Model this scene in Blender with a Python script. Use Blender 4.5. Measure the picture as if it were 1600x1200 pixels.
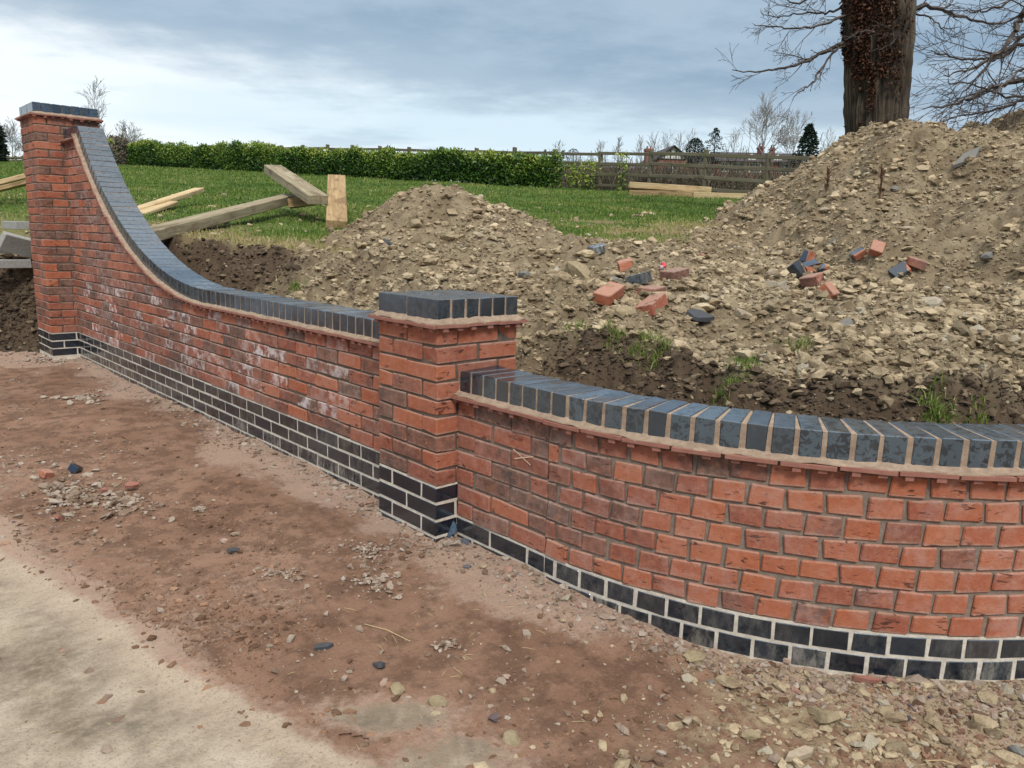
import bpy, math, random
import numpy as np
from mathutils import Matrix, Vector
random.seed(7); rng = np.random.default_rng(11)
SC = bpy.context.scene
for o in list(bpy.data.objects): bpy.data.objects.remove(o)
COL = SC.collection
rad = math.radians

# ------------------------------------------------------------------ camera
CAM = np.array([-1.913, -2.535, 1.350]); YAW, PITCH, ROLL, FPX = rad(47.3945), rad(10.7494), rad(1.5965), 1220.8
cd = bpy.data.cameras.new('camera'); cam = bpy.data.objects.new('camera', cd); COL.objects.link(cam); SC.camera = cam
_d = np.array([math.cos(PITCH)*math.cos(YAW), math.cos(PITCH)*math.sin(YAW), -math.sin(PITCH)])
_r = np.array([math.sin(YAW), -math.cos(YAW), 0.]); _u = np.cross(_r, _d)
_c, _s = math.cos(ROLL), math.sin(ROLL)
CR, CU = _c*_r+_s*_u, -_s*_r+_c*_u
cam.matrix_world = Matrix([[CR[0], CU[0], -_d[0], CAM[0]], [CR[1], CU[1], -_d[1], CAM[1]], [CR[2], CU[2], -_d[2], CAM[2]], [0, 0, 0, 1]])
cd.sensor_width = 36; cd.lens = FPX/1600*36; cd.clip_start = .05; cd.clip_end = 3000

# ------------------------------------------------------------------ sky, sun, exposure
SUN_EL, SUN_AZ = rad(46), rad(-122)          # azimuth measured in plan from +x
W = bpy.data.worlds.new('World'); SC.world = W; W.use_nodes = True
wt = W.node_tree; wt.nodes.clear()
def wn(t, **k):
    n = wt.nodes.new(t)
    for a, b in k.items(): setattr(n, a, b)
    return n
def wl(a, b): wt.links.new(a, b)
def wmath(op, a, b=None, clamp=False):
    n = wn('ShaderNodeMath', operation=op, use_clamp=clamp)
    for i, v in enumerate((a, b)):
        if v is None: continue
        if isinstance(v, (int, float)): n.inputs[i].default_value = v
        else: wl(v, n.inputs[i])
    return n.outputs[0]
bg = wn('ShaderNodeBackground'); bg.inputs[1].default_value = .1
wo = wn('ShaderNodeOutputWorld'); wl(bg.outputs[0], wo.inputs[0])
sky = wn('ShaderNodeTexSky', sky_type='NISHITA'); sky.sun_disc = False
sky.sun_elevation = SUN_EL; sky.sun_rotation = rad(90)-SUN_AZ
geo = wn('ShaderNodeTexCoord'); sep = wn('ShaderNodeSeparateXYZ'); wl(geo.outputs['Generated'], sep.inputs[0])
zz = wmath('ADD', wmath('MAXIMUM', sep.outputs[2], 0.0), .055)
dx = wmath('DIVIDE', sep.outputs[0], zz); dy = wmath('DIVIDE', sep.outputs[1], zz)
# cloud plane coordinates turned so that D runs along the wall view, S to the right
Dp = wmath('ADD', wmath('MULTIPLY', dx, math.cos(YAW)), wmath('MULTIPLY', dy, math.sin(YAW)))
Sp = wmath('SUBTRACT', wmath('MULTIPLY', dx, math.sin(YAW)), wmath('MULTIPLY', dy, math.cos(YAW)))
comb = wn('ShaderNodeCombineXYZ'); wl(wmath('MULTIPLY', Sp, .75), comb.inputs[0]); wl(wmath('MULTIPLY', Dp, .75), comb.inputs[1])
def wnoise(scale, det, rough, off=0):
    n = wn('ShaderNodeTexNoise'); n.inputs['Scale'].default_value = scale; n.inputs['Detail'].default_value = det; n.inputs['Roughness'].default_value = rough
    m = wn('ShaderNodeVectorMath', operation='ADD'); wl(comb.outputs[0], m.inputs[0]); m.inputs[1].default_value = (off, off*.7, 0)
    wl(m.outputs[0], n.inputs['Vector']); return n.outputs['Fac']
n1 = wnoise(.55, 7, .55, 3.1); n2 = wnoise(1.7, 9, .62, 9.7); n3 = wnoise(.3, 4, .5, 21.)
def wstep(v, a, b):
    n = wn('ShaderNodeMapRange', interpolation_type='SMOOTHSTEP'); wl(v, n.inputs[0]); n.inputs[1].default_value = a; n.inputs[2].default_value = b
    return n.outputs[0]
# edge of the dark deck: further off on the right than on the left
edge = wmath('ADD', wmath('MULTIPLY', wmath('MINIMUM', Sp, 1.5), .6), 4.6)
g = wmath('SUBTRACT', edge, Dp)
g = wmath('ADD', g, wmath('ADD', wmath('MULTIPLY', wmath('SUBTRACT', n1, .5), 2.6), wmath('MULTIPLY', wmath('SUBTRACT', n2, .5), 3.0)))
deck = wstep(g, -.75, .95)
def wmix(f, a, b):
    n = wn('ShaderNodeMix', data_type='RGBA')
    if isinstance(f, (int, float)): n.inputs[0].default_value = f
    else: wl(f, n.inputs[0])
    for s, v in ((6, a), (7, b)):
        if isinstance(v, tuple): n.inputs[s].default_value = (*v, 1)
        else: wl(v, n.inputs[s])
    return n.outputs[2]
dark = wmix(wstep(n2, .32, .68), (1.85, 2.6, 3.4), (2.7, 3.45, 4.2))
pale = wmix(wstep(n3, .35, .62), (4.4, 5.4, 6.0), (6.2, 6.6, 6.8))
pale = wmix(wmath('MULTIPLY', wstep(wnoise(.95, 8, .6, 33.), .5, .68), .75), pale, (3.4, 4.3, 5.0))
cloud = wmix(deck, pale, dark)
skyc = wmix(.06, cloud, sky.outputs[0])
zen = wmath('ADD', wmath('MULTIPLY', wstep(sep.outputs[2], .38, .95), 2.2), 1.)
zv = wn('ShaderNodeVectorMath', operation='SCALE'); wl(skyc, zv.inputs[0]); wl(zen, zv.inputs['Scale'])
# sky above the view brightened and whitened, light added for upward faces
wl(wmix(wstep(sep.outputs[2], .40, .9), zv.outputs[0], (9.2, 9.0, 8.6)), bg.inputs[0])
sl = bpy.data.lights.new('sun', 'SUN'); sl.energy = 1.5; sl.angle = rad(16); sl.color = (1, .96, .9)
so = bpy.data.objects.new('sun', sl); COL.objects.link(so)
sdir = Vector((math.cos(SUN_EL)*math.cos(SUN_AZ), math.cos(SUN_EL)*math.sin(SUN_AZ), math.sin(SUN_EL)))
so.rotation_euler = sdir.to_track_quat('Z', 'Y').to_euler(); so.location = sdir*60
SC.view_settings.view_transform = 'Standard'; SC.view_settings.look = 'None'
SC.view_settings.exposure = .69; SC.view_settings.gamma = 1; SC.view_settings.use_curve_mapping = False

# ------------------------------------------------------------------ helpers
def tag(o, label=None, cat=None, group=None, kind=None):
    if label: o['label'] = label
    if cat: o['category'] = cat
    if group: o['group'] = group
    if kind: o['kind'] = kind
    return o
def empty(name, loc, label, cat, group=None, rot=(0, 0, 0)):
    o = bpy.data.objects.new(name, None); COL.objects.link(o); o.empty_display_size = .1
    o.location = loc; o.rotation_euler = rot
    return tag(o, label, cat, group)
def link(name, me, parent=None, mat=None):
    o = bpy.data.objects.new(name, me); COL.objects.link(o)
    if mat and not me.materials: me.materials.append(mat)
    if parent: o.parent = parent; 
    return o
def put(o, loc=(0, 0, 0), rot=None, scale=None):
    """place a child given in world coordinates under parents that stand unrotated"""
    p = o.parent; off = Vector((0, 0, 0))
    while p: off += Vector(p.location); p = p.parent
    o.location = Vector(loc)-off
    if rot is not None: o.rotation_euler = rot
    if scale is not None: o.scale = scale
    return o
def mesh(name, V, F, mat=None, smooth=False, tint=None):
    V = np.asarray(V, np.float32).reshape(-1, 3); me = bpy.data.meshes.new(name)
    if isinstance(F, np.ndarray):
        k = F.shape[1]; me.vertices.add(len(V)); me.vertices.foreach_set('co', V.ravel())
        me.loops.add(F.size); me.loops.foreach_set('vertex_index', F.astype(np.int32).ravel())
        me.polygons.add(len(F)); me.polygons.foreach_set('loop_start', np.arange(0, F.size, k, dtype=np.int32))
        me.update(calc_edges=True); me.validate()
    else:
        me.from_pydata(V.tolist(), [], F); me.update()
    if smooth: me.polygons.foreach_set('use_smooth', np.ones(len(me.polygons), bool))
    else: me.polygons.foreach_set('use_smooth', np.zeros(len(me.polygons), bool))
    if tint is not None:
        for k, a in (tint.items() if isinstance(tint, dict) else (('tint', tint),)):
            at_ = me.attributes.new(k, 'FLOAT', 'POINT'); at_.data.foreach_set('value', np.asarray(a, np.float32))
    if mat: me.materials.append(mat)
    return me
class MB:
    """collects simple shapes into one mesh"""
    def __init__(s): s.V = []; s.F = []
    def add(s, V, F):
        n = len(s.V); s.V += [tuple(map(float, v)) for v in V]; s.F += [[i+n for i in f] for f in F]; return s
    def box(s, a, b):
        (x0, y0, z0), (x1, y1, z1) = a, b
        return s.add([(x0,y0,z0),(x1,y0,z0),(x1,y1,z0),(x0,y1,z0),(x0,y0,z1),(x1,y0,z1),(x1,y1,z1),(x0,y1,z1)],
                     [(0,3,2,1),(4,5,6,7),(0,1,5,4),(1,2,6,5),(2,3,7,6),(3,0,4,7)])
    def prism(s, poly, f):
        """poly of 2D points (ccw), f(p, t) -> 3D for t in 0, 1"""
        n = len(poly); return s.add([f(p, 0) for p in poly]+[f(p, 1) for p in poly],
            [list(range(n))[::-1], list(range(n, 2*n))]+[(i, (i+1) % n, n+(i+1) % n, n+i) for i in range(n)])
    def mesh(s, name, mat=None, smooth=False): return mesh(name, np.array(s.V), s.F, mat, smooth)
    def build(s, name, mat, parent=None, smooth=False):
        o = link(name, s.mesh(name, mat, smooth), parent)
        if parent: put(o)
        return o
def tubes(paths, sides=5):
    """paths: list of (points (n,3), radii (n,)) -> V, F quads"""
    Vs, Fs, n0 = [], [], 0
    for P, Rr in paths:
        P = np.asarray(P, float); Rr = np.asarray(Rr, float); n = len(P)
        T = np.gradient(P, axis=0); T /= np.linalg.norm(T, axis=1)[:, None]+1e-9
        up = np.where(np.abs(T[:, 2:3]) > .9, np.array([[1., 0, 0]]), np.array([[0, 0, 1.]]))
        A = np.cross(T, up); A /= np.linalg.norm(A, axis=1)[:, None]+1e-9; B = np.cross(T, A)
        th = np.arange(sides)*2*math.pi/sides
        V = P[:, None]+Rr[:, None, None]*(A[:, None]*np.cos(th)[None, :, None]+B[:, None]*np.sin(th)[None, :, None])
        i = np.arange(n-1)[:, None]*sides; j = np.arange(sides)[None]; k = (j+1) % sides
        F = np.stack([i+j, i+k, i+sides+k, i+sides+j], -1).reshape(-1, 4)+n0
        Vs.append(V.reshape(-1, 3)); Fs.append(F); n0 += n*sides
    return np.concatenate(Vs), np.concatenate(Fs)
# --- value noise in numpy
def _h(i, j, s):
    n = (i*374761393+j*668265263+s*1442695041) & 0x7fffffff
    n = ((n ^ (n >> 13))*1274126177) & 0x7fffffff
    return ((n ^ (n >> 16)) & 0xffff)/65535.
def vnoise(x, y, s=0):
    i = np.floor(x).astype(np.int64); j = np.floor(y).astype(np.int64); fx = x-i; fy = y-j
    fx = fx*fx*(3-2*fx); fy = fy*fy*(3-2*fy)
    a = _h(i, j, s)*(1-fx)+_h(i+1, j, s)*fx; b = _h(i, j+1, s)*(1-fx)+_h(i+1, j+1, s)*fx
    return a*(1-fy)+b*fy
def fbm(x, y, s=0, oct=4, gain=.5):
    v = 0; a = 1; t = 0
    for k in range(oct): v = v+a*(vnoise(x*2**k+k*17.3, y*2**k-k*9.1, s+k)-.5); t += a; a *= gain
    return v/t*2
def sstep(a, b, x): t = np.clip((x-a)/(b-a), 0, 1); return t*t*(3-2*t)
# --- rays of the photograph (used to find where real things stand)
def ray(u, v):
    w = _d+CR*(u-800)/FPX-CU*(v-600)/FPX; return w
def at(u, v, D):
    w = ray(u, v); return CAM+w*D/(w[0]*math.cos(YAW)+w[1]*math.sin(YAW))
def DS(x, y):
    return (x-CAM[0])*math.cos(YAW)+(y-CAM[1])*math.sin(YAW), (x-CAM[0])*math.sin(YAW)-(y-CAM[1])*math.cos(YAW)
def XY(D, S):
    return CAM[0]+D*math.cos(YAW)+S*math.sin(YAW), CAM[1]+D*math.sin(YAW)-S*math.cos(YAW)

# ------------------------------------------------------------------ materials
def new_mat(name, rough=.8, spec=.3):
    m = bpy.data.materials.new(name); m.use_nodes = True; nt = m.node_tree
    b = nt.nodes['Principled BSDF']; b.inputs['Roughness'].default_value = rough; b.inputs['Specular IOR Level'].default_value = spec
    return m, nt, b
class G:
    """tiny node graph helper"""
    def __init__(s, nt): s.nt = nt
    def n(s, t, **k):
        n = s.nt.nodes.new(t)
        for a, b in k.items(): setattr(n, a, b)
        return n
    def set(s, sock, v):
        if isinstance(v, bpy.types.NodeSocket): s.nt.links.new(v, sock)
        elif isinstance(v, tuple) and len(v) == 3 and sock.type == 'RGBA': sock.default_value = (*v, 1)
        else: sock.default_value = v
    def coord(s, kind='Object', off=None):
        c = s.n('ShaderNodeTexCoord').outputs[kind]
        if off is not None:
            a = s.n('ShaderNodeVectorMath', operation='ADD'); s.set(a.inputs[0], c); s.set(a.inputs[1], off); c = a.outputs[0]
        return c
    def pos(s): return s.n('ShaderNodeNewGeometry').outputs['Position']
    def noise(s, vec, scale, det=4, rough=.55, dist=0, out='Fac'):
        n = s.n('ShaderNodeTexNoise'); s.set(n.inputs['Vector'], vec)
        for k, v in (('Scale', scale), ('Detail', det), ('Roughness', rough), ('Distortion', dist)): n.inputs[k].default_value = v
        return n.outputs[out]
    def vor(s, vec, scale, out='Distance', feature='F1'):
        n = s.n('ShaderNodeTexVoronoi', feature=feature); s.set(n.inputs['Vector'], vec); n.inputs['Scale'].default_value = scale; return n.outputs[out]
    def scale(s, vec, xyz):
        n = s.n('ShaderNodeMapping'); s.set(n.inputs['Vector'], vec); n.inputs['Scale'].default_value = xyz; return n.outputs[0]
    def mix(s, f, a, b, blend='MIX'):
        n = s.n('ShaderNodeMix', data_type='RGBA', blend_type=blend); s.set(n.inputs[0], f); s.set(n.inputs[6], a); s.set(n.inputs[7], b); return n.outputs[2]
    def step(s, v, a, b, lo=0., hi=1.):
        n = s.n('ShaderNodeMapRange', interpolation_type='SMOOTHSTEP'); s.set(n.inputs[0], v)
        for i, q in enumerate((a, b, lo, hi)): n.inputs[i+1].default_value = q
        return n.outputs[0]
    def math(s, op, a, b=0., clamp=False):
        n = s.n('ShaderNodeMath', operation=op, use_clamp=clamp); s.set(n.inputs[0], a); s.set(n.inputs[1], b); return n.outputs[0]
    def ramp(s, v, stops):
        n = s.n('ShaderNodeValToRGB'); s.set(n.inputs[0], v); e = n.color_ramp.elements
        while len(e) < len(stops): e.new(.5)
        for q, (p, c) in zip(e, stops): q.position = p; q.color = (*c, 1)
        return n.outputs[0]
    def attr(s, name): return s.n('ShaderNodeAttribute', attribute_name=name).outputs['Fac']
    def bump(s, h, strength=.5, dist=.01, normal=None):
        n = s.n('ShaderNodeBump'); s.set(n.inputs['Height'], h); n.inputs['Strength'].default_value = strength; n.inputs['Distance'].default_value = dist
        if normal is not None: s.set(n.inputs['Normal'], normal)
        return n.outputs[0]

def mat_red_brick():
    m, nt, b = new_mat('red_brick', .88, .2); g = G(nt)
    oi = g.n('ShaderNodeObjectInfo'); rnd = oi.outputs['Random']
    sp = g.n('ShaderNodeSeparateColor'); g.set(sp.inputs[0], oi.outputs['Color'])
    off = g.n('ShaderNodeCombineXYZ'); r50 = g.math('MULTIPLY', rnd, 57.); 
    for i in range(3): g.set(off.inputs[i], r50)
    c = g.coord('Object', off.outputs[0])
    base = g.ramp(sp.outputs[0], [(0, (.385, .120, .058)), (.3, (.335, .094, .047)), (.55, (.265, .080, .050)), (.74, (.20, .074, .050)), (.88, (.145, .070, .052)), (1, (.10, .064, .052))])
    # burnt flashes across a brick
    fl = g.noise(g.scale(c, (9, 3, 4)), 1., 3, .6)
    base = g.mix(g.math('MULTIPLY', g.step(fl, .47, .66), g.step(sp.outputs[0], .28, .75, .0, .9)), base, (.075, .06, .055))
    mott = g.noise(c, 38., 5, .65)
    base = g.mix(g.step(mott, .4, .8, .0, .5), base, (.50, .21, .12))
    base = g.mix(g.step(g.noise(c, 90., 3, .6), .58, .78, 0., .5), base, (.16, .055, .035))
    # dust and mortar dragged over the face, most along the bed edges
    w_ = g.pos(); dust = g.math('ADD', g.math('MULTIPLY', g.step(g.noise(w_, 5., 6, .7), .35, .7), .31), g.math('MULTIPLY', g.step(g.noise(w_, 55., 4, .7), .5, .75), .22))
    base = g.mix(dust, base, (.46, .255, .19))
    sx_ = g.n('ShaderNodeSeparateXYZ'); g.set(sx_.inputs[0], g.coord('Object')); ez = g.math('ADD', g.math('ABSOLUTE', sx_.outputs[2]), g.math('MULTIPLY', g.math('SUBTRACT', g.noise(c, 60., 4, .7), .5), .03))
    base = g.mix(g.step(ez, .022, .034, 0., .5), base, (.40, .29, .23))
    # drag creases of a handmade face
    cr = g.noise(g.scale(c, (14, 14, 62)), 1., 4, .62, 1.1); cm = g.math('MULTIPLY', g.step(g.noise(c, 15., 3), .50, .6), g.step(cr, .57, .63))
    base = g.mix(g.math('MULTIPLY', cm, .85), base, (.055, .026, .02))
    # lime bloom, where the object colour asks for it
    ef = g.math('MULTIPLY', g.step(g.noise(c, 17., 5, .65), .42, .64), sp.outputs[1])
    base = g.mix(ef, base, (.58, .50, .48))
    g.set(b.inputs['Base Color'], base)
    h = g.math('SUBTRACT', g.math('ADD', g.noise(c, 150., 4, .7), g.math('MULTIPLY', g.noise(c, 32., 3), 1.4)), g.math('MULTIPLY', cm, 1.6))
    g.set(b.inputs['Normal'], g.bump(h, .55, .004)); return m
def mat_blue_brick():
    m, nt, b = new_mat('blue_brick', .3, 1.0); g = G(nt)
    oi = g.n('ShaderNodeObjectInfo'); rnd = oi.outputs['Random']
    sp = g.n('ShaderNodeSeparateColor'); g.set(sp.inputs[0], oi.outputs['Color'])
    off = g.n('ShaderNodeCombineXYZ'); r50 = g.math('MULTIPLY', rnd, 71.)
    for i in range(3): g.set(off.inputs[i], r50)
    c = g.coord('Object', off.outputs[0])
    b.inputs['IOR'].default_value = 2.05; b.inputs['Specular Tint'].default_value = (.74, .85, 1., 1); b.inputs['Specular IOR Level'].default_value = .5
    base = g.ramp(rnd, [(0, (.006, .009, .015)), (.45, (.010, .015, .024)), (.7, (.012, .014, .020)), (.88, (.016, .023, .033)), (1, (.022, .018, .021))])
    wet = g.step(g.noise(g.scale(c, (1, 1, 1)), 42., 4, .6, .9), .42, .50)
    wet2 = g.math('MULTIPLY', wet, sp.outputs[2])
    base = g.mix(wet2, base, (.050, .073, .093))
    base = g.mix(g.step(g.noise(c, 70., 5, .7), .6, .8, 0., .7), base, (.008, .009, .012))
    ef = g.math('MULTIPLY', g.step(g.noise(g.scale(c, (1, 1, .4)), 24., 6, .72), .42, .72), sp.outputs[1])
    base = g.mix(ef, base, (.37, .335, .28))
    g.set(b.inputs['Base Color'], base)
    ro = g.math('ADD', g.step(g.noise(c, 30., 4), .3, .7, .10, .24), g.math('MULTIPLY', ef, .4)); g.set(b.inputs['Roughness'], ro)
    h = g.math('ADD', g.noise(c, 24., 3), g.math('MULTIPLY', g.noise(c, 210., 3, .7), .2))
    g.set(b.inputs['Normal'], g.bump(h, .12, .003)); return m
def mat_mortar(name, c1, c2):
    m, nt, b = new_mat(name, .95, .1); g = G(nt); c = g.pos()
    base = g.mix(g.step(g.noise(c, 24., 6, .7), .3, .7), c1, c2)
    base = g.mix(g.step(g.noise(c, 170., 3, .6), .55, .75, 0., .5), base, tuple(x*.55 for x in c1))
    g.set(b.inputs['Base Color'], base)
    g.set(b.inputs['Normal'], g.bump(g.math('ADD', g.noise(c, 260., 4, .7), g.noise(c, 60., 3)), .7, .004)); return m
def mat_tile():
    m, nt, b = new_mat('clay_tile', .9, .15); g = G(nt); c = g.pos()
    g.set(b.inputs['Base Color'], g.mix(g.noise(c, 30., 4, .6), (.22, .085, .06), (.36, .18, .14)))
    g.set(b.inputs['Normal'], g.bump(g.noise(c, 200., 4, .7), .4, .003)); return m
M = dict(red=mat_red_brick(), blue=mat_blue_brick(), tile=mat_tile(),
         mortar=mat_mortar('brown_mortar', (.29, .235, .19), (.19, .15, .12)),
         pale=mat_mortar('pale_mortar', (.72, .66, .56), (.52, .46, .38)), dkm=mat_mortar('dark_mortar', (.16, .125, .10), (.10, .078, .062)),
         buff=mat_mortar('buff_mortar', (.43, .32, .235), (.27, .195, .14)),
         greym=mat_mortar('grey_mortar', (.075, .072, .07), (.13, .115, .1)))
def clay_colour(g, c):
    clay = g.ramp(g.noise(c, 1.7, 5, .6), [(.25, (.235, .178, .112)), (.5, (.345, .275, .18)), (.75, (.44, .365, .25))])
    clay = g.mix(g.step(g.noise(c, 9., 6, .65), .42, .62, 0., .72), clay, (.15, .108, .066))
    return g.mix(g.step(g.noise(c, 60., 5, .7), .5, .72, 0., .5), clay, (.47, .385, .255))
def mat_clod(name, lo, hi, dirt=False):
    m, nt, b = new_mat(name, .95, .12); g = G(nt); c = g.pos()
    if dirt: col = g.ramp(g.noise(c, 1.7, 5, .6), [(.25, (.17, .094, .058)), (.5, (.25, .148, .095)), (.75, (.33, .21, .142))])
    else: col = clay_colour(g, c)
    t = g.attr('tint'); k = g.n('ShaderNodeVectorMath', operation='SCALE'); g.set(k.inputs[0], col); g.set(k.inputs['Scale'], g.step(t, 0., 1., lo, hi))
    col = g.mix(g.step(t, .93, .97), k.outputs[0], (.46, .40, .30)); g.set(b.inputs['Base Color'], col)
    g.set(b.inputs['Normal'], g.bump(g.math('ADD', g.noise(c, 75., 5, .7), g.noise(c, 220., 3, .7)), .9, .008)); return m
def mat_soil(name, front, concrete=False):
    """bank: attribute soil turns lawn earth into clay; front: attribute dust pales the trodden dirt, clay lays yellow clay over it"""
    m, nt, b = new_mat(name, .95, .15); g = G(nt); c = g.pos()
    big = g.noise(c, 1.7, 5, .6); mid = g.noise(c, 9., 6, .65); fine = g.noise(c, 70., 5, .7)
    if front:
        base = g.ramp(big, [(.25, (.18, .10, .064)), (.5, (.265, .156, .104)), (.75, (.36, .23, .162))])
        base = g.mix(g.step(mid, .42, .60, 0., .62), base, (.105, .058, .038))
        dm = g.step(g.math('ADD', g.attr('dust'), g.math('ADD', g.math('MULTIPLY', g.math('SUBTRACT', g.noise(c, 26., 6, .75), .5), 1.5), g.math('MULTIPLY', g.math('SUBTRACT', mid, .5), 1.2))), .35, .95)
        base = g.mix(g.math('MULTIPLY', dm, .75), base, (.44, .315, .24))
        base = g.mix(g.math('MULTIPLY', g.attr('clay'), g.step(g.noise(c, 14., 5, .7), .4, .62)), base, (.36, .295, .185))
        base = g.mix(g.step(fine, .5, .75, 0., .5), base, (.33, .215, .15))
        base = g.mix(g.step(g.noise(c, 120., 3, .6), .6, .72, 0., .7), base, (.09, .055, .04))
        if concrete:
            q = g.ramp(g.noise(c, 4.2, 6, .66), [(.34, (.17, .14, .108)), (.45, (.32, .255, .19)), (.56, (.46, .375, .285)), (.68, (.56, .47, .37))])
            q = g.mix(g.step(g.noise(c, 1.6, 4, .6), .5, .68, 0., .75), q, (.16, .118, .078))
            q = g.mix(g.step(g.noise(c, 2.3, 3), .55, .7, 0., .6), q, (.40, .33, .20))
            q = g.mix(g.attr('edge'), q, (.50, .39, .29))
            q = g.mix(g.step(g.noise(c, 85., 4, .7), .50, .70, 0., .7), q, (.22, .18, .14))
            q = g.mix(g.step(g.noise(c, 190., 3, .6), .6, .7, 0., .8), q, (.06, .052, .045))
            q = g.mix(g.step(g.noise(c, 34., 5, .7), .4, .7, 0., .4), q, (.52, .43, .325))
            q = g.mix(g.math('MULTIPLY', g.attr('wet'), g.step(g.noise(c, 11., 5, .6), .3, .7, .2, .9)), q, (.25, .195, .135))
            cover = g.step(g.math('ADD', g.attr('inside'), g.math('ADD', g.math('MULTIPLY', g.math('SUBTRACT', g.noise(c, 60., 6, .75), .5), .10), g.math('MULTIPLY', g.math('SUBTRACT', g.noise(c, 9., 5, .65), .5), .10))), -.02, .03)
            base = g.mix(cover, base, q)
    else:
        clay = clay_colour(g, c); clay = g.mix(.32, clay, (.095, .066, .038))  # ground under the lumps darkened: crevice shade put into the colour
        dk = g.mix(mid, (.062, .042, .028), (.13, .092, .06))
        clay = g.mix(g.attr('deep'), clay, dk)
        clay = g.mix(g.attr('ash'), clay, (.055, .05, .048))
        lawn = g.mix(g.noise(c, 3.5, 5, .6), (.055, .10, .018), (.10, .15, .032))
        lawn = g.mix(g.attr('worn'), lawn, (.20, .155, .078))
        base = g.mix(g.attr('soil'), lawn, clay)
    g.set(b.inputs['Base Color'], base)
    h = g.math('ADD', g.math('MULTIPLY', mid, 1.2), g.math('ADD', g.math('MULTIPLY', fine, .6), g.math('MULTIPLY', g.noise(c, 210., 3, .7), .25)))
    g.set(b.inputs['Normal'], g.bump(h, .8, .02)); return m
def mat_tint(name, stops, rough=.9, bump=.5, scale=60., trans=0):
    m, nt, b = new_mat(name, rough, .2); g = G(nt); c = g.pos()
    base = g.ramp(g.attr('tint'), stops); n = g.noise(c, scale, 5, .65)
    base = g.mix(g.step(n, .3, .75, 0., .5), base, g.mix(1., base, (.5, .48, .45), 'MULTIPLY'))
    g.set(b.inputs['Base Color'], base)
    if bump: g.set(b.inputs['Normal'], g.bump(g.noise(c, scale*2.5, 4, .7), bump, .006))
    return m
M['drive'] = mat_soil('trodden_dirt', True); M['bank'] = mat_soil('bank_soil', False)
M['clod'] = mat_clod('clay_clods', .68, 1.75); M['dirt_crumb'] = mat_clod('dirt_crumbs', .6, 1.75, True)
M['rubble'] = mat_tint('rubble', [(0, (.12, .07, .045)), (.3, (.22, .15, .105)), (.55, (.34, .265, .205)), (.8, (.44, .37, .305)), (.9, (.32, .11, .065)), (.97, (.08, .09, .11)), (1, (.55, .50, .44))])
M['dark_clod'] = mat_tint('dark_soil_clods', [(0, (.05, .035, .024)), (.6, (.12, .085, .055)), (1, (.24, .18, .115))])

# ------------------------------------------------------------------ plan of the walls
A = .110; TH = .215                                    # front face of the walls, thickness
X0, Y0, RC = .110, -.55, 1.726                          # right wall: straight to Y0, then bends away on this radius
CX, CY, RI = X0+RC, Y0, RC-TH
TX, TL, TW = -.128, 6.02, .5525                         # tall pier
# ------------------------------------------------------------------ ground
T_U = np.array([-.75, -.6, -.41, -.30, -.197, -.08, .04, .164, .246, .287, .41, .6, .9])
T_D = np.array([8.6, 8.4, 6.7, 6.3, 7.3, 8.9, 8.1, 8.2, 8.9, 9.8, 13.8, 14.5, 15.])
HEAPS = [  # D, S, height, reach: left, right, near, far
    (9.4, 4.5, 1.82, 2.1, 2.7, 4.9, 2.6), (11.2, 7.25, 2.5, 1.9, 4., 3.0, 3.),
    (8.0, -.66, .62, 1.15, 1.05, 1.1, 1.0), (7.0, .62, .16, .9, 1.3, .9, .9), (6.0, -1.2, .12, 1., 1.2, .8, .8)]
def plane(D, S):
    far = np.where(S > -6, 27.7-.908*0-.0*S, 52.)
    dc = np.clip(27.7+(-.55-S)*.93, 21., 54.)+1.5
    return 1+.09*(np.minimum(D, dc)-5)
def behind(x, y):
    """distance behind the back face of the walls (negative in front)"""
    D, S = DS(x, y)
    a = x-(A+TH); w = sstep(6.0, 6.5, y); a = a*(1-w)+(D-7.95)*w
    c = np.where(x < CX, RI-np.hypot(x-CX, y-CY), y-CY+RI)
    return np.where(y > Y0, a, c)
def lip(x, y):
    ph = np.clip(-(y-Y0)/1.0, 0, 1.3)
    return np.interp(-y, [-6.6, -6.2, -3, -1, 0, .55, 1.2, 1.9, 3], [.5, .65, .9, .85, .75, .62, .46, .33, .3])
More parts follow.
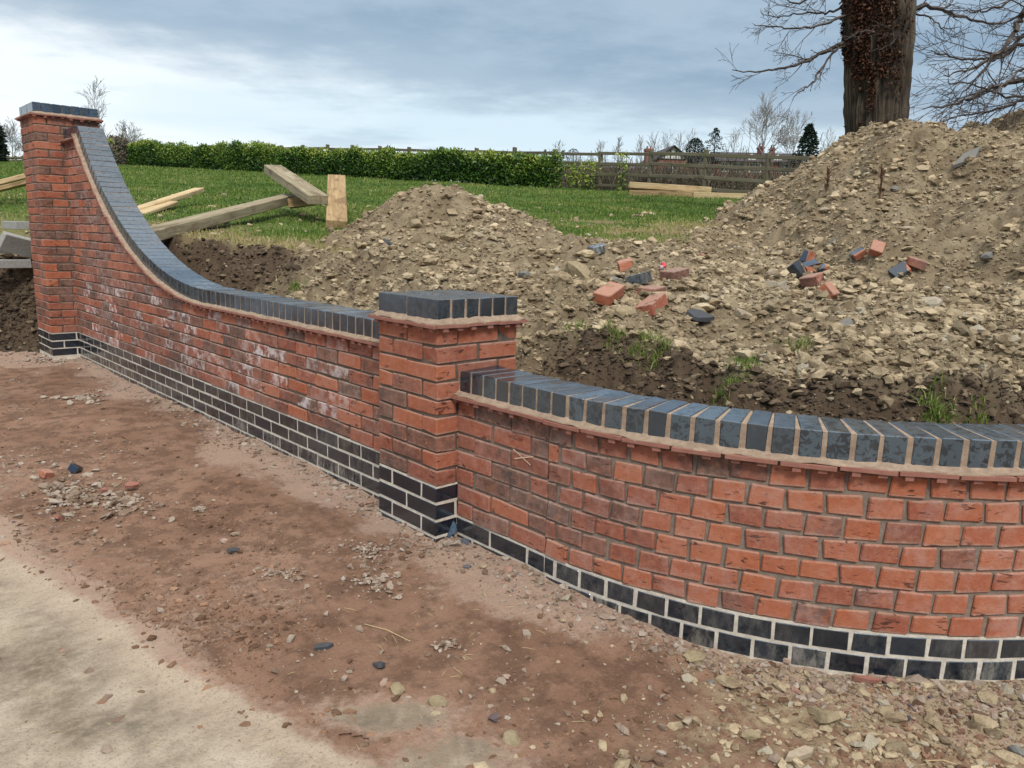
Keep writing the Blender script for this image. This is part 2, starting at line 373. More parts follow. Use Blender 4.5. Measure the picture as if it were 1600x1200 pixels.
def bank(x, y, want=False):
    D, S = DS(x, y); t = S/np.maximum(D, .5)
    P = plane(D, S)-.45*sstep(13.5, 8.4, D)*sstep(-.52, -.62, t)
    Db = np.interp(t, T_U, T_D)
    soil = sstep(.3, -.3, D-Db+1.5*fbm(x*.9, y*.9, 5, 4)+.5*fbm(x*5, y*5, 8, 3))
    m = 0
    for hd, hs, h, l, r, n, f in HEAPS:
        q = np.hypot(np.where(S < hs, (S-hs)/l, (S-hs)/r), np.where(D < hd, (D-hd)/n, (D-hd)/f))
        q = q*(1+.36*fbm(x*1.2+hs, y*1.2, 31, 4))
        k = np.maximum(0, 1.02-np.sqrt(q*q+.006)); k = k-.75*np.maximum(0, k-.70)*(h > 1); m = m+h*np.where(k < .12, k*k/.24*1.0, k-.06)
        soil = np.maximum(soil, sstep(.02, .10, k))
    z = P+m+.05*fbm(x*.5, y*.5, 3, 3)
    z = z+soil*(.12*fbm(x*1.9, y*1.9, 41, 3)+.085*fbm(x*5.5, y*5.5, 42, 4, .6)+.075*np.abs(fbm(x*12, y*12, 43, 4, .62))+.05*np.maximum(0, fbm(x*7.5, y*7.5, 44, 3, .6)))
    z = z+(1-soil)*.02*fbm(x*4, y*4, 46, 3)
    d = behind(x, y); dl = lip(x, y)*(1+.30*fbm(x*1.6, y*1.6, 51, 4))
    tt = np.clip((d-.04)/np.maximum(dl-.04, .05), 0, 1); k = tt**.85
    zb = .28-.36*sstep(5.6, 6.3, y)+.10*fbm(x*2, y*2, 61, 3)
    face = d < dl
    z2 = zb+(z-zb)*k+np.where(face, (.09*fbm(x*5, y*5, 62, 4, .6)+.05*fbm(x*15, y*15, 63, 3))*sstep(0, .12, d), 0)
    z = np.where(face, np.minimum(z2, z+.02), z)
    deep = sstep(.10, -.06, d-dl*1.02+.12*fbm(x*3.5, y*3.5, 64, 3))
    spill = sstep(3.7, 3.0, y+.6*fbm(x*2, y*2, 67, 3))*sstep(.05, .5, y)*sstep(.04, .3, tt+.3*fbm(x*3, y*3, 66, 3)); deep = deep*(1-.9*spill)
    soil = np.maximum(soil, deep)
    soil = np.maximum(soil, spill*(d < dl*1.1)*(d > 0))
    if not want: return z
    ash = sstep(.1, .4, 1-np.hypot((S-5.35)/.75, (D-8.4)/.55)+.8*fbm(x*2, y*2, 71, 3))
    worn = np.clip(sstep(1.6, 0, D-Db+.9*fbm(x*1.3, y*1.3, 72, 4))*.75+.9*sstep(12.5, 9.5, D)*sstep(-.42, -.6, t)
                   +.95*sstep(1.5, .3, d-dl+.7*fbm(x*1.5, y*1.5, 74, 3))*sstep(1.2, 2.2, y)+sstep(.0, .45, 1-np.hypot((D-10.3)/1.8, (S-2.1)/1.0)+fbm(x*1.7, y*1.7, 73, 4)*1.6), 0, 1)
    return z, soil, deep, ash, worn
def on_ground(u, v):
    """point where the photograph's ray meets the bank or the drive"""
    w = ray(u, v); t = np.geomspace(1.2, 90, 5000); P = CAM+w*t[:, None]
    d = behind(P[:, 0], P[:, 1]); z = np.where(d > -.05, bank(P[:, 0], P[:, 1]), front(P[:, 0], P[:, 1]))
    i = int(np.argmax(P[:, 2] < z)); return P[i]
_cb = []
for u, v in ((0, 845), (75, 893), (150, 950), (225, 1000), (300, 1057), (370, 1092), (440, 1128), (520, 1168), (600, 1206), (690, 1260)):
    w = ray(u, v); P = CAM+w*(.03-CAM[2])/w[2]; _cb.append(DS(P[0], P[1]))
_cb = np.array(_cb)[::-1]
WET = []
for u, v in ((610, 1122), (705, 1190)):
    w = ray(u, v); P = CAM+w*(.03-CAM[2])/w[2]; q_ = DS(P[0], P[1]); WET.append((q_[1], q_[0]))
def conc(x, y):
    """how far inside the pale concrete (metres, >0 inside)"""
    D, S = DS(x, y); sb = np.interp(D, _cb[:, 0], _cb[:, 1])
    sb = np.where(D > _cb[-1, 0], _cb[-1, 1]-(D-_cb[-1, 0])*.9, np.where(D < _cb[0, 0], _cb[0, 1]+(_cb[0, 0]-D)*1.3, sb))
    e1 = 1-np.hypot((S-WET[0][0])/.13, (D-WET[0][1])/.06); e2 = 1-np.hypot((S-WET[1][0])/.13, (D-WET[1][1])/.08)
    return np.maximum(np.where(D > 5, -1, (sb-S)*.75), .07*np.maximum(e1, e2))+.05*fbm(x*3, y*3, 81, 3)+.03*fbm(x*14, y*14, 82, 3)
def front(x, y, want=False):
    D, S = DS(x, y); d = -behind(x, y)-TH
    z = .026-.034*sstep(.1, 1.0, S)*sstep(4.5, 3.4, D)+.035*fbm(x*.45, y*.45, 91, 3)*sstep(1.0, .1, S)+.014*fbm(x*2.3, y*2.3, 92, 4)
    rough = np.clip(.35+1.2*fbm(x*.8, y*.8, 93, 3)+.75*sstep(.2, 1.4, S)*sstep(3.4, 2.4, D)+.6*sstep(.35, .0, d), .12, 1.25)
    c = conc(x, y); rough = rough*sstep(.10, -.12, c)+.08
    z = z+rough*(.013*fbm(x*9, y*9, 94, 4, .6)+.008*fbm(x*31, y*31, 95, 3, .6))
    z = z+(.022-.017*sstep(.2, .9, S))*sstep(.30, .0, d)*(.6+fbm(x*4, y*4, 96, 3))
    z = z-.012*sstep(-.02, .12, c)
    if not want: return z
    dust = np.clip(sstep(.9, .3, np.hypot((D-7.45)/.45, (S+4.75)/.9)+.5*fbm(x*4, y*4, 110, 3))*1.5+sstep(.45, .02, d+.5*fbm(x*1.7, y*1.7, 97, 4))*1.1+sstep(-.16, .0, c)*.7+.5*sstep(.1, .5, fbm(x*.9, y*.9, 98, 4)), 0, 1)
    clay = np.clip(sstep(.3, 1.1, S+.5*fbm(x*2, y*2, 99, 4))*sstep(3.3, 2.3, D-.25*S+.7*fbm(x*1.9, y*1.9, 100, 4)), 0, 1)
    return z, dust, clay, rough
def polar(rr, aa):
    R_, A_ = np.meshgrid(rr, aa, indexing='ij'); th = YAW-A_
    x = CAM[0]+R_*np.cos(th); y = CAM[1]+R_*np.sin(th)
    n, k = R_.shape; i = np.arange(n-1)[:, None]*k+np.arange(k-1)[None]
    F = np.stack([i, i+k, i+k+1, i+1], -1).reshape(-1, 4)
    return x.ravel(), y.ravel(), F
def compact(V, F, atts):
    use = np.zeros(len(V), bool); use[F.ravel()] = True; idx = np.cumsum(use)-1
    return V[use], idx[F], {k: a[use] for k, a in atts.items()}
fine = np.radians(np.arange(-41, 41.01, .17))
aa = np.concatenate([np.radians(np.arange(-100, -41, 2.)), fine, np.radians(np.arange(43, 100.1, 2.))])
rr = np.concatenate([np.geomspace(2.0, 15, 385), np.geomspace(15.3, 900, 120)])
x, y, F = polar(rr, aa)
z, soil, deep, ash, worn = bank(x, y, True); d = behind(x, y)
okv = d > -.13; F = F[okv[F].all(1)]
V, F, at_ = compact(np.stack([x, y, z], 1), F, dict(soil=soil, deep=deep, ash=ash, worn=worn))
tag(link('bank_terrain', mesh('bank_terrain', V, F[:, ::-1], M['bank'], True, at_)), kind='structure')
full = np.concatenate([np.radians(np.arange(-180, -41, 3.)), fine, np.radians(np.arange(43, 181, 3.))]); full[-1] = math.pi
rr = np.concatenate([[.01, .3, .7], np.geomspace(1.1, 11, 330), np.geomspace(11.3, 400, 40)])
x, y, F = polar(rr, full)
z, dust, clay, rough = front(x, y, True); d = behind(x, y); okv = (d < -.02); F = F[okv[F].all(1)]
V, F2, at_ = compact(np.stack([x, y, z], 1), F, dict(dust=dust, clay=clay))
tag(link('dirt_ground', mesh('dirt_ground', V, F2[:, ::-1], M['drive'], True, at_)), kind='structure')
# pale concrete with dirt trodden over its edge
c = conc(x, y); keep = (c > -.07)[F].all(1); D, S = DS(x, y)
wetm = np.maximum(sstep(1.7, .8, np.hypot((S-WET[0][0])/.20, (D-WET[0][1])/.10)), sstep(1.7, .8, np.hypot((S-WET[1][0])/.17, (D-WET[1][1])/.13)))
V, F3, at_ = compact(np.stack([x, y, z+.005], 1), F[keep], dict(edge=sstep(.26, .03, c)*.8*(1-wetm), inside=c, wet=wetm, dust=dust, clay=clay))
M['conc'] = mat_soil('dusty_concrete', True, True)
tag(link('concrete_drive', mesh('concrete_drive', V, F3[:, ::-1], M['conc'], True, at_)), kind='structure')

# ------------------------------------------------------------------ masonry
def brick_mesh(name, L, H, Dp, mat, seed, jit=.0026, bev=.0042):
    """block centred on its face: x along, y into the wall, z up; soft irregular arrises"""
    r = np.random.default_rng(seed); V = []; F = []
    idx = {}
    for sx in (-1, 1):
        for sy in (0, 1):
            for sz in (-1, 1):
                b = bev*(.7+.6*r.random()); cx, cz = sx*L/2, sz*H/2
                cy = Dp if sy else 0
                jy = r.normal(0, jit*.5) if not sy and jit > .002 else 0; jx, jz = r.normal(0, jit), r.normal(0, jit)
                iy = -b if sy else b
                for k, (ax, ay, az) in enumerate(((0, iy, -sz*b), (-sx*b, 0, -sz*b), (-sx*b, iy, 0))):
                    idx[sx, sy, sz, k] = len(V); V.append((cx+jx+ax, cy+jy+ay, cz+jz+az))
    q = lambda *k: [idx[i] for i in k]
    for sx in (-1, 1): F.append(q((sx,0,-1,0), (sx,1,-1,0), (sx,1,1,0), (sx,0,1,0)))
    for sy in (0, 1): F.append(q((-1,sy,-1,1), (1,sy,-1,1), (1,sy,1,1), (-1,sy,1,1)))
    for sz in (-1, 1): F.append(q((-1,0,sz,2), (1,0,sz,2), (1,1,sz,2), (-1,1,sz,2)))
    for sx in (-1, 1):
        for sy in (0, 1): F.append(q((sx,sy,-1,0), (sx,sy,1,0), (sx,sy,1,1), (sx,sy,-1,1)))
        for sz in (-1, 1): F.append(q((sx,0,sz,0), (sx,1,sz,0), (sx,1,sz,2), (sx,0,sz,2)))
    for sy in (0, 1):
        for sz in (-1, 1): F.append(q((-1,sy,sz,1), (1,sy,sz,1), (1,sy,sz,2), (-1,sy,sz,2)))
    for sx in (-1, 1):
        for sy in (0, 1):
            for sz in (-1, 1): F.append(q(*[(sx,sy,sz,k) for k in range(3)]))
    me = mesh(name, V, F, mat)
    import bmesh
    bm = bmesh.new(); bm.from_mesh(me); bmesh.ops.recalc_face_normals(bm, faces=bm.faces); bm.to_mesh(me); bm.free()
    return me
BL, BH, BD, J = .215, .065, .1025, .010
CO = .075
RS = [brick_mesh('red_stretcher', BL, BH, BD, M['red'], i) for i in range(7)]
RH = [brick_mesh('red_header', BD, BH, BD, M['red'], 20+i) for i in range(6)]
BS = [brick_mesh('blue_stretcher', BL, BH, BD, M['blue'], 40+i, .0012, .0025) for i in range(4)]
BHd = [brick_mesh('blue_header', BD, BH, BD, M['blue'], 50+i, .0012, .0025) for i in range(4)]
CP = [brick_mesh('coping_block', BH, BD, BL, M['blue'], 60+i, .0012, .003) for i in range(5)]
CPS = [brick_mesh('cap_block', BH, BD, BD, M['blue'], 70+i, .0012, .003) for i in range(3)]
def basis(tx, nx, zx=(0, 0, 1)):
    """rotation whose -y (front) is nx, whose z is zx and whose x runs along tx, either way"""
    x, y, z = Vector(tx), -Vector(nx), Vector(zx)
    if x.cross(y).dot(z) < 0: x = -x
    return Matrix((x, y, z)).transposed().to_euler()
def colour(o, red=True, bloom=0., wet=0.):
    r = random.random()
    o.color = (min(1, max(0, r)), bloom, wet, 1)
def lay(me, name, parent, p, rot, red=True, bloom=0., dark=None, wet=0., sx=1.):
    o = link(name, me, parent); put(o, p, rot)
    j = .0022 if red else .0008; k = 1 if red else .35
    o.delta_location = (random.gauss(0, j*.5), random.gauss(0, j*.5), random.gauss(0, j*.35))
    o.delta_rotation_euler = (random.gauss(0, .006*k), random.gauss(0, .006*k), random.gauss(0, .008*k))
    if sx != 1: o.scale = (sx, 1, 1)
    v = random.random() if dark is None else min(1, max(0, random.gauss(dark, .30)))
    o.color = (v, bloom, wet, 1); return o
def run(parent, p0, t, nrm, length, z0, courses, blue_n, z_of=None, bloom=None, dark=None, start=0):
    """stretcher bond along a straight face; returns nothing"""
    t = np.array(t, float); rot = basis(t, nrm)
    for k in range(courses):
        zc = z0+k*CO+BH/2; s = -(.1125 if (k+start) % 2 else 0)
        while s < length-.02:
            a = max(s, 0)+(0 if s >= 0 else 0); b = min(s+BL, length-.004)
            if b-a > .025:
                blue = k < blue_n; full = b-a
                pool = (BS if blue else RS) if full > .16 else (BHd if blue else RH); L = BL if full > .16 else BD
                c = np.array(p0)+t*((a+b)/2); bl = (random.random()*(.35 if zc > .15 else .95) if blue else bloom(c, zc)) if bloom else 0
                dk = dark(c, zc) if dark else None
                lay(random.choice(pool), 'blue_brick' if blue else 'brick', parent, (c[0], c[1], zc), rot, not blue, bl, dk, sx=(b-a)/L)
            s += BL+J
def tile_mesh(seed, w=.163):
    r = np.random.default_rng(seed); mb = MB(); h = w/2
    e = lambda: r.normal(0, .003)
    V = [(-h+e(), -.004+e(), -.006), (h+e(), -.004+e(), -.006), (h, .26, -.006), (-h, .26, -.006)]
    mb.add(V+[(a, b, .006) for a, b, _ in V], [(0,3,2,1),(4,5,6,7),(0,1,5,4),(1,2,6,5),(2,3,7,6),(3,0,4,7)])
    for sx in (-.24, .24):
        cx = w*(sx+r.normal(0, .05)); q = .011+r.random()*.004
        mb.box((cx-q, .001, -.0185-.004*r.random()), (cx+q, .030, -.0055))
    return mb.mesh('creasing_tile', M['tile'])
TILES = [tile_mesh(i) for i in range(6)]
OV = .030                                                # tile overhang
TZ = .0075                                               # tile middle above the top bed joint
def tile_run(parent, pts, nrm, up=None):
    """tiles with their front edge along pts (list of (p, t, n, up))"""
    for p, t, n, u in pts:
        o = link('tile', random.choice(TILES), parent); put(o, p, basis(t, n, u))
        o.delta_rotation_euler = (random.gauss(0, .012), random.gauss(0, .014), random.gauss(0, .01)); o.delta_location = (0, 0, random.gauss(0, .0012))
def fillet(parent, rows):
    """sloping mortar strip; rows = list of (outer tile edge point, coping face point), open run"""
    V = []; n = len(rows); r = np.random.default_rng(n)
    for i, (a, b, u) in enumerate(rows):
        a, b, u = map(np.array, (a, b, u)); w = r.normal(0, .0032); e = (a-b)/np.linalg.norm(a-b)
        m_ = (a+b)/2-u*.004+u*r.normal(0, .0012)
        V += [a+e*w-u*.001, a+e*w+u*(.006+r.normal(0, .001)), m_, b+u*r.normal(0, .0016), b-e*.02]
    F = [(i*5+j, (i+1)*5+j, (i+1)*5+j+1, i*5+j+1) for i in range(n-1) for j in range(4)]
    o = link('mortar_fillet', mesh('mortar_fillet', V, F, M['buff'], True), parent); return put(o)

# ---- middle pier
PW = .44
P1 = empty('brick_pier', (PW/2, PW/2, 0), 'low square red brick pier with a flat blue brick cap, between the two walls', 'brick pier')
def core(parent, a, b, mat, name='mortar_bed'):
    MB().box(a, b).build(name, mat, parent)
core(P1, (.0015, .0015, -.05), (PW-.0015, PW-.0015, .2965), M['pale']); core(P1, (.006, .006, .2965), (PW-.006, PW-.006, .980), M['dkm'])
fx = lambda: basis((0, -1, 0), (-1, 0, 0)); fy = lambda: basis((1, 0, 0), (0, -1, 0)); bx = lambda: basis((0, 1, 0), (1, 0, 0)); by = lambda: basis((-1, 0, 0), (0, 1, 0))
for k in range(13):
    zc = k*CO+BH/2; blue = k < 4; nm = 'blue_brick' if blue else 'brick'; S_ = BS if blue else RS
    if k % 2 == 0:   # stretchers on the x faces
        for yy in (BL/2, BL+J+BL/2):
            lay(random.choice(S_), nm, P1, (0, yy, zc), fx(), not blue); lay(random.choice(S_), nm, P1, (PW, yy, zc), bx(), not blue)
        for f, yy in ((fy, 0), (by, PW)): lay(random.choice(S_), nm, P1, (PW/2, yy, zc), f(), not blue)
    else:
        for xx in (BL/2, BL+J+BL/2):
            lay(random.choice(S_), nm, P1, (xx, 0, zc), fy(), not blue); lay(random.choice(S_), nm, P1, (xx, PW, zc), by(), not blue)
        for f, xx in ((fx, 0), (bx, PW)): lay(random.choice(S_), nm, P1, (xx, PW/2, zc), f(), not blue)
def cap(parent, x0, y0, w, top, ncol, rows, mortar, h=BD):
    zb = top-h; pitch = (w+J)/ncol if ncol*(BH+J)-J > w+.002 or abs(ncol*(BH+J)-J-w) < .004 else (w+.008)/ncol
    bw = pitch-(J if ncol == 6 else .007)
    MB().box((x0+.004, y0+.004, zb-.008), (x0+w-.004, y0+w-.004, top-.003)).build('cap_mortar', mortar, parent)
    for i in range(ncol):
        xx = x0+bw/2+i*pitch; yy = y0
        for L in rows:
            o = lay(random.choice(CP if L > .15 else CPS), 'cap_brick', parent, (xx, yy, zb+h/2), fy(), False, wet=random.random()*.9, bloom=.12*random.random(), sx=bw/BH); yy += L+J
    # tiles and fillet round the four sides
    zt = zb-.0055; e = x0-OV; f = y0-OV; W2 = w+2*OV
    for (p0, t, n) in (((e, f), (1, 0), (0, -1)), ((e+W2, f), (0, 1), (1, 0)), ((e+W2, f+W2), (-1, 0), (0, 1)), ((e, f+W2), (0, -1), (-1, 0))):
        nt_ = max(3, round(W2/.166)); st = W2/nt_
        tile_run(parent, [((p0[0]+t[0]*(i+.5)*st, p0[1]+t[1]*(i+.5)*st, zt-.0004*i), (*t, 0), (*n, 0), (0, 0, 1)) for i in range(nt_)], n)
    q = []; per = 16
    cs = [(-1, -1), (1, -1), (1, 1), (-1, 1), (-1, -1)]; cx, cy = x0+w/2, y0+w/2
    for a, b in zip(cs[:-1], cs[1:]):
        for i in range(per):
            s = i/per; m = (a[0]+(b[0]-a[0])*s, a[1]+(b[1]-a[1])*s); ro, ri = w/2+OV-.002, w/2+.0015
            q.append(((cx+m[0]*ro, cy+m[1]*ro, zt+.006), (cx+m[0]*ri, cy+m[1]*ri, zt+.027), (0, 0, 1)))
    q.append(q[0]); fillet(parent, q)
cap(P1, 0, 0, PW, 1.088, 6, (BL, BL), M['buff'])

# ---- tall gate pier
NT = 31
P2 = empty('brick_pier', (TX+TW/2, TL+TW/2, 0), 'tall red brick gate pier at the far end of the long wall', 'brick pier')
core(P2, (TX+.0015, TL+.0015, .02), (TX+TW-.0015, TL+TW-.0015, .2965), M['pale']); core(P2, (TX+.006, TL+.006, .2965), (TX+TW-.006, TL+TW-.006, NT*CO+.006), M['dkm'])
for k in range(1, NT):
    zc = k*CO+BH/2; blue = k < 4; nm = 'blue_brick' if blue else 'brick'; S_, H_ = (BS, BHd) if blue else (RS, RH)
    dk = None if blue else .60
    for f, (ox, oy), (tx, ty), vis in ((fy, (TX, TL), (1, 0), 1), (bx, (TX+TW, TL), (0, 1), 0), (by, (TX+TW, TL+TW), (-1, 0), 0), (fx, (TX, TL+TW), (0, -1), 1)):
        if not vis and not blue and k % 1: continue
        segs = (BL, BL) if k % 2 else (BD+J+0., 0)       # pinwheel, turned over every other course
        s = (BL/2, BL+J+BL/2) if k % 2 else (BD+J+BL/2, BD+J+BL+J+BL/2)
        for q in s: lay(random.choice(S_), nm, P2, (ox+tx*q, oy+ty*q, zc), f(), not blue, dark=dk)
NTZ = NT*CO
cap(P2, TX, TL, TW, NTZ+.113, 7, (BL, BL, BD), M['greym'])

# ---- long wall with the swept top
W1 = empty('brick_wall', (A+TH/2, 3.2, 0), 'long red brick wall with a swept blue coping rising to the tall pier', 'brick wall')
RS1, SY, SZ = 3.75, 2.70, .938+3.75; ZTOP = 28*CO+.113
TM = math.acos((SZ-ZTOP)/RS1); RB = RS1+.113            # end of the sweep; brickwork top radius
def y_at(z, R=RB):                                      # where the sweep line of radius R passes height z
    return SY+math.sqrt(max(0, R*R-(SZ-z)**2))
bloom = lambda c, z: (max(0, random.gauss(.48, .45)) if .9 < c[1] < 5.7 and z < .85 and random.random() < .6 else random.random()*.22)
dark1 = lambda c, z: .46+.14*c[1]/3
LW = TL-PW
def wall_core(z0, z1, mat):
    if z1 < .7: poly = [(PW-.05, z0), (TL+.05, z0), (TL+.05, z1), (PW-.05, z1)]
    else:
        yt = SY+RB*math.sin(math.acos((SZ-28*CO)/RB))
        poly = [(PW-.05, z0), (TL+.05, z0), (TL+.05, 28*CO+.004), (yt, 28*CO+.004)]
        th = np.linspace(math.acos((SZ-28*CO)/RB), 0, 26); poly += [(SY+RB*math.sin(a), SZ-RB*math.cos(a)+.004) for a in th]+[(PW-.05, .825+.004)]
    MB().prism(poly, lambda p, t: (A+(.0015 if z1 < .7 else .007)+t*(TH-.014), p[0], p[1])).build('mortar_bed', mat, W1)
wall_core(-.05, .2965, M['pale']); wall_core(.2965, 3, M['dkm'])
run(W1, (A, PW+.006, 0), (0, 1, 0), (-1, 0, 0), LW-.008, 0, 11, 4, None, bloom, dark1)
rotl = basis((0, 1, 0), (-1, 0, 0))
# note: x of the brick runs along +y here, its front looks to -x
for k in range(11, 28):
    z0, z1 = k*CO, k*CO+BH; yb, yt = y_at(z0)+.004, (y_at(z1)+.004); s = TL-.004
    first = BL if k % 2 else .1025
    while s > yb:
        a = s-(first if s == TL-.004 else BL); L = s-a
        if a >= yt: 
            lay(random.choice(RS if L > .16 else RH), 'brick', W1, (A, (a+s)/2, (z0+z1)/2), rotl, True, random.random()*.3, .58, sx=L/(BL if L > .16 else BD))
        else:           # cut to the sweep
            y0 = max(a, yb); y1 = max(a, yt)
            if s-y0 > .018:
                pl = [(y0, z0), (s, z0), (s, z1)]+([(y1, z1)] if s > y1 else []); 
                if s <= y1:
                    zc_ = SZ-math.sqrt(RB*RB-(s-.004-SY)**2); pl = [(y0, z0), (s, z0), (s, zc_)]
                c = ((y0+s)/2, (z0+z1)/2)
                me = MB().prism([(p-c[0], q-c[1]) for p, q in pl], lambda p, t: (-p[0], t*BD, p[1])).mesh('cut_brick', M['red'])
                o = lay(me, 'brick', W1, (A, c[0], c[1]), rotl, True, random.random()*.3, .58)
        s = a-J
# coping: level run, sweep, level run at the top
def cop(parent, p, t, n, u, wet=None, sx=1.):
    o = link('coping_brick', random.choice(CP), parent); put(o, p, basis(t, n, u)); o.scale = (sx, 1, 1)
    o.delta_rotation_euler = (random.gauss(0, .004), random.gauss(0, .004), random.gauss(0, .005)); o.delta_location = tuple(random.gauss(0, .0005) for _ in range(3))
    o.color = (0, .10*random.random(), random.random()*.35 if wet is None else wet, 1)
hm = BD/2
n = round((SY-PW-.004)/.0752); st = (SY-PW-.004)/n
for i in range(n): cop(W1, (A, PW+.004+(i+.5)*st, .938-hm), (0, 1, 0), (-1, 0, 0), (0, 0, 1), sx=(st-.0105)/BH)
na = round(RS1*TM/.0735); da = TM/na
for i in range(na):
    a = (i+.5)*da; R_ = RS1+hm; cop(W1, (A, SY+R_*math.sin(a), SZ-R_*math.cos(a)), (0, math.cos(a), math.sin(a)), (-1, 0, 0), (0, -math.sin(a), math.cos(a)), sx=(RS1*da-.0058)/BH, wet=.55+.4*random.random())
ys = SY+RS1*math.sin(TM); nl = 7; st = (TL-.004-ys)/nl
for i in range(nl):
    cop(W1, (A, ys+(i+.5)*st+(.010 if i == 0 else 0), ZTOP-hm), (0, 1, 0), (-1, 0, 0), (0, 0, 1), sx=(st-.006-(.02 if i == 0 else 0))/BH)
th = np.linspace(0, TM, 40)
top_ = [(PW-.02, .938-.0025)]+[(SY+(RS1+.004)*math.sin(a), SZ-(RS1+.004)*math.cos(a)) for a in th]+[(TL+.02, ZTOP-.004)]
tb = math.acos((SZ-28*CO)/RB); thb = np.linspace(tb, 0, 40)
bot_ = [(TL+.02, 28*CO+.004)]+[(SY+RB*math.sin(a), SZ-RB*math.cos(a)+.004) for a in thb]+[(PW-.02, .829)]
ring = [(A+.0025, top_), (A+TH-.0025, top_)]
V = []; F = []; nn = len(top_); bt = bot_[::-1]
for xx in (A+.0035, A+TH-.0035):
    for (p, q) in zip(top_, bt): V += [(xx, *p), (xx, *q)]
for i in range(nn-1):
    a, b_ = 2*i, 2*nn+2*i
    F += [(a, a+1, a+3, a+2), (b_, b_+2, b_+3, b_+1), (a, a+2, b_+2, b_), (a+1, b_+1, b_+3, a+3)]
o = link('coping_mortar', mesh('coping_mortar', V, F, M['buff']), W1); put(o)
pts = []; rows = []; RT = RS1+BD+.0045
L1 = SY-PW; nT = round(L1/.166)
for i in range(nT): pts.append(((A-OV, PW+(i+.5)*L1/nT, .938-BD-.0055), (0, 1, 0), (-1, 0, 0), (0, 0, 1)))
nA = round(RT*TM/.166)
for i in range(nA):
    a = (i+.5)*TM/nA; pts.append(((A-OV, SY+RT*math.sin(a), SZ-RT*math.cos(a)), (0, math.cos(a), math.sin(a)), (-1, 0, 0), (0, -math.sin(a), math.cos(a))))
L2 = TL-(SY+RT*math.sin(TM))-.03
for i in range(3): pts.append(((A-OV, TL-(i+.5)*L2/3, ZTOP-BD-.0055), (0, 1, 0), (-1, 0, 0), (0, 0, 1)))
tile_run(W1, pts, None)
for yy in np.linspace(PW-.01, SY, 34): rows.append(((A-OV+.002, yy, .938-BD+.001), (A+.0015, yy, .938-BD+.017), (0, 0, 1)))
for a in np.linspace(0, TM, 46)[1:]:
    r1, r2 = RS1+BD-.001, RS1+BD-.014; up = (0, -math.sin(a), math.cos(a))
    rows.append(((A-OV+.002, SY+r1*math.sin(a), SZ-r1*math.cos(a)), (A+.0015, SY+r2*math.sin(a), SZ-r2*math.cos(a)), up))
for yy in np.linspace(SY+RB*math.sin(tb)+.02, TL, 6): rows.append(((A-OV+.002, yy, ZTOP-BD+.001), (A+.0015, yy, ZTOP-BD+.014), (0, 0, 1)))
fillet(W1, rows)

# ---- right wall bending away
W2 = empty('brick_wall', (A+TH/2, -.4, 0), 'low curved red brick wall in the right foreground with a flat blue coping', 'brick wall')
PHI = rad(84); SL = -Y0-.004
def arc(phi, R): return (CX-R*math.cos(phi), CY-R*math.sin(phi))
def tn(phi): return (math.sin(phi), -math.cos(phi), 0), (-math.cos(phi), -math.sin(phi), 0)
def bend(z0, z1, mat, inset, name):
    V = []; F = []; ph = np.linspace(0, PHI, 44); prof = []
    pth = [((A, .02), 0.), ((A, Y0), 0.)]
    L_ = [(A+inset, .03, A+TH-inset, .03)]+[(*arc(p, RC-inset), *arc(p, RI+inset)) for p in ph]
    for a, b_, c_, d_ in L_: V += [(a, b_, z0), (a, b_, z1), (c_, d_, z1), (c_, d_, z0)]
    for i in range(len(L_)-1):
        for j in range(4): F.append((i*4+j, i*4+(j+1) % 4, i*4+4+(j+1) % 4, i*4+4+j))
    k = len(V)-4; F.append((k, k+1, k+2, k+3))
    o = link(name, mesh(name, V, F, mat), W2); put(o)
bend(-.06, .1465, M['pale'], .0016, 'mortar_bed'); bend(.1465, .680, M['mortar'], .0085, 'mortar_bed'); bend(.679, .788-.0035, M['buff'], .0035, 'coping_mortar')
dark2 = lambda c, z: .62 if c[1] > -.75 else .22
for k in range(9):
    blue = k < 2; nm = 'blue_brick' if blue else 'brick'; zc = k*CO+BH/2; rot = basis((0, -1, 0), (-1, 0, 0))
    s = .004-(.1125 if k % 2 == 0 else 0)
    while s < SL-.03:
        a, b_ = max(s, .004), min(s+BL, SL)
        if b_-a < .03: s += BL+J; continue
        L = b_-a; lay(random.choice((BS if blue else RS) if L > .16 else (BHd if blue else RH)), nm, W2, (A, -(a+b_)/2, zc), rot, not blue, .12*random.random(), .6, sx=L/(BL if L > .16 else BD))
        s += BL+J
    pitch = .1172/RC; phi = max(s-SL, 0)/RC if False else (.0586/RC if k % 2 else 0.)+.004/RC
    if k % 2: lay(random.choice(BHd if blue else RH), nm, W2, (A, Y0+.004-.025, zc), rot, not blue, 0, .6, sx=.045/BD)
    while phi < PHI-pitch:
        pm = phi+(.1172-.013)/2/RC; t, nr = tn(pm); q = arc(pm, RC)
        dkk = .66 if pm < .12 else (.42 if pm < .3 else .22)
        lay(random.choice(BHd if blue else RH), nm, W2, (q[0], q[1], zc), basis(t, nr), not blue, .16*random.random() if not blue else (.25 if k else .7)*random.random(), dkk, sx=(.1172-.0125)/BD, wet=.25*random.random()); phi += pitch
n = round(SL/.0752); st = SL/n
for i in range(n): cop(W2, (A, -.004-(i+.5)*st, .788-hm), (0, -1, 0), (-1, 0, 0), (0, 0, 1), wet=.5*random.random(), sx=(st-.010)/BH)
pc = .0812/RC; i = 0
while (i+1)*pc < PHI:
    pm = (i+.5)*pc; t, nr = tn(pm); q = arc(pm, RC); cop(W2, (q[0], q[1], .788-hm), t, nr, (0, 0, 1), wet=random.choice((.15, .5, .8, 1., 1.))); i += 1
pts = []; rows = []
for i in range(4): pts.append(((A-OV, -(i+.5)*(-Y0)/4+.01, .788-BD-.0055), (0, -1, 0), (-1, 0, 0), (0, 0, 1)))
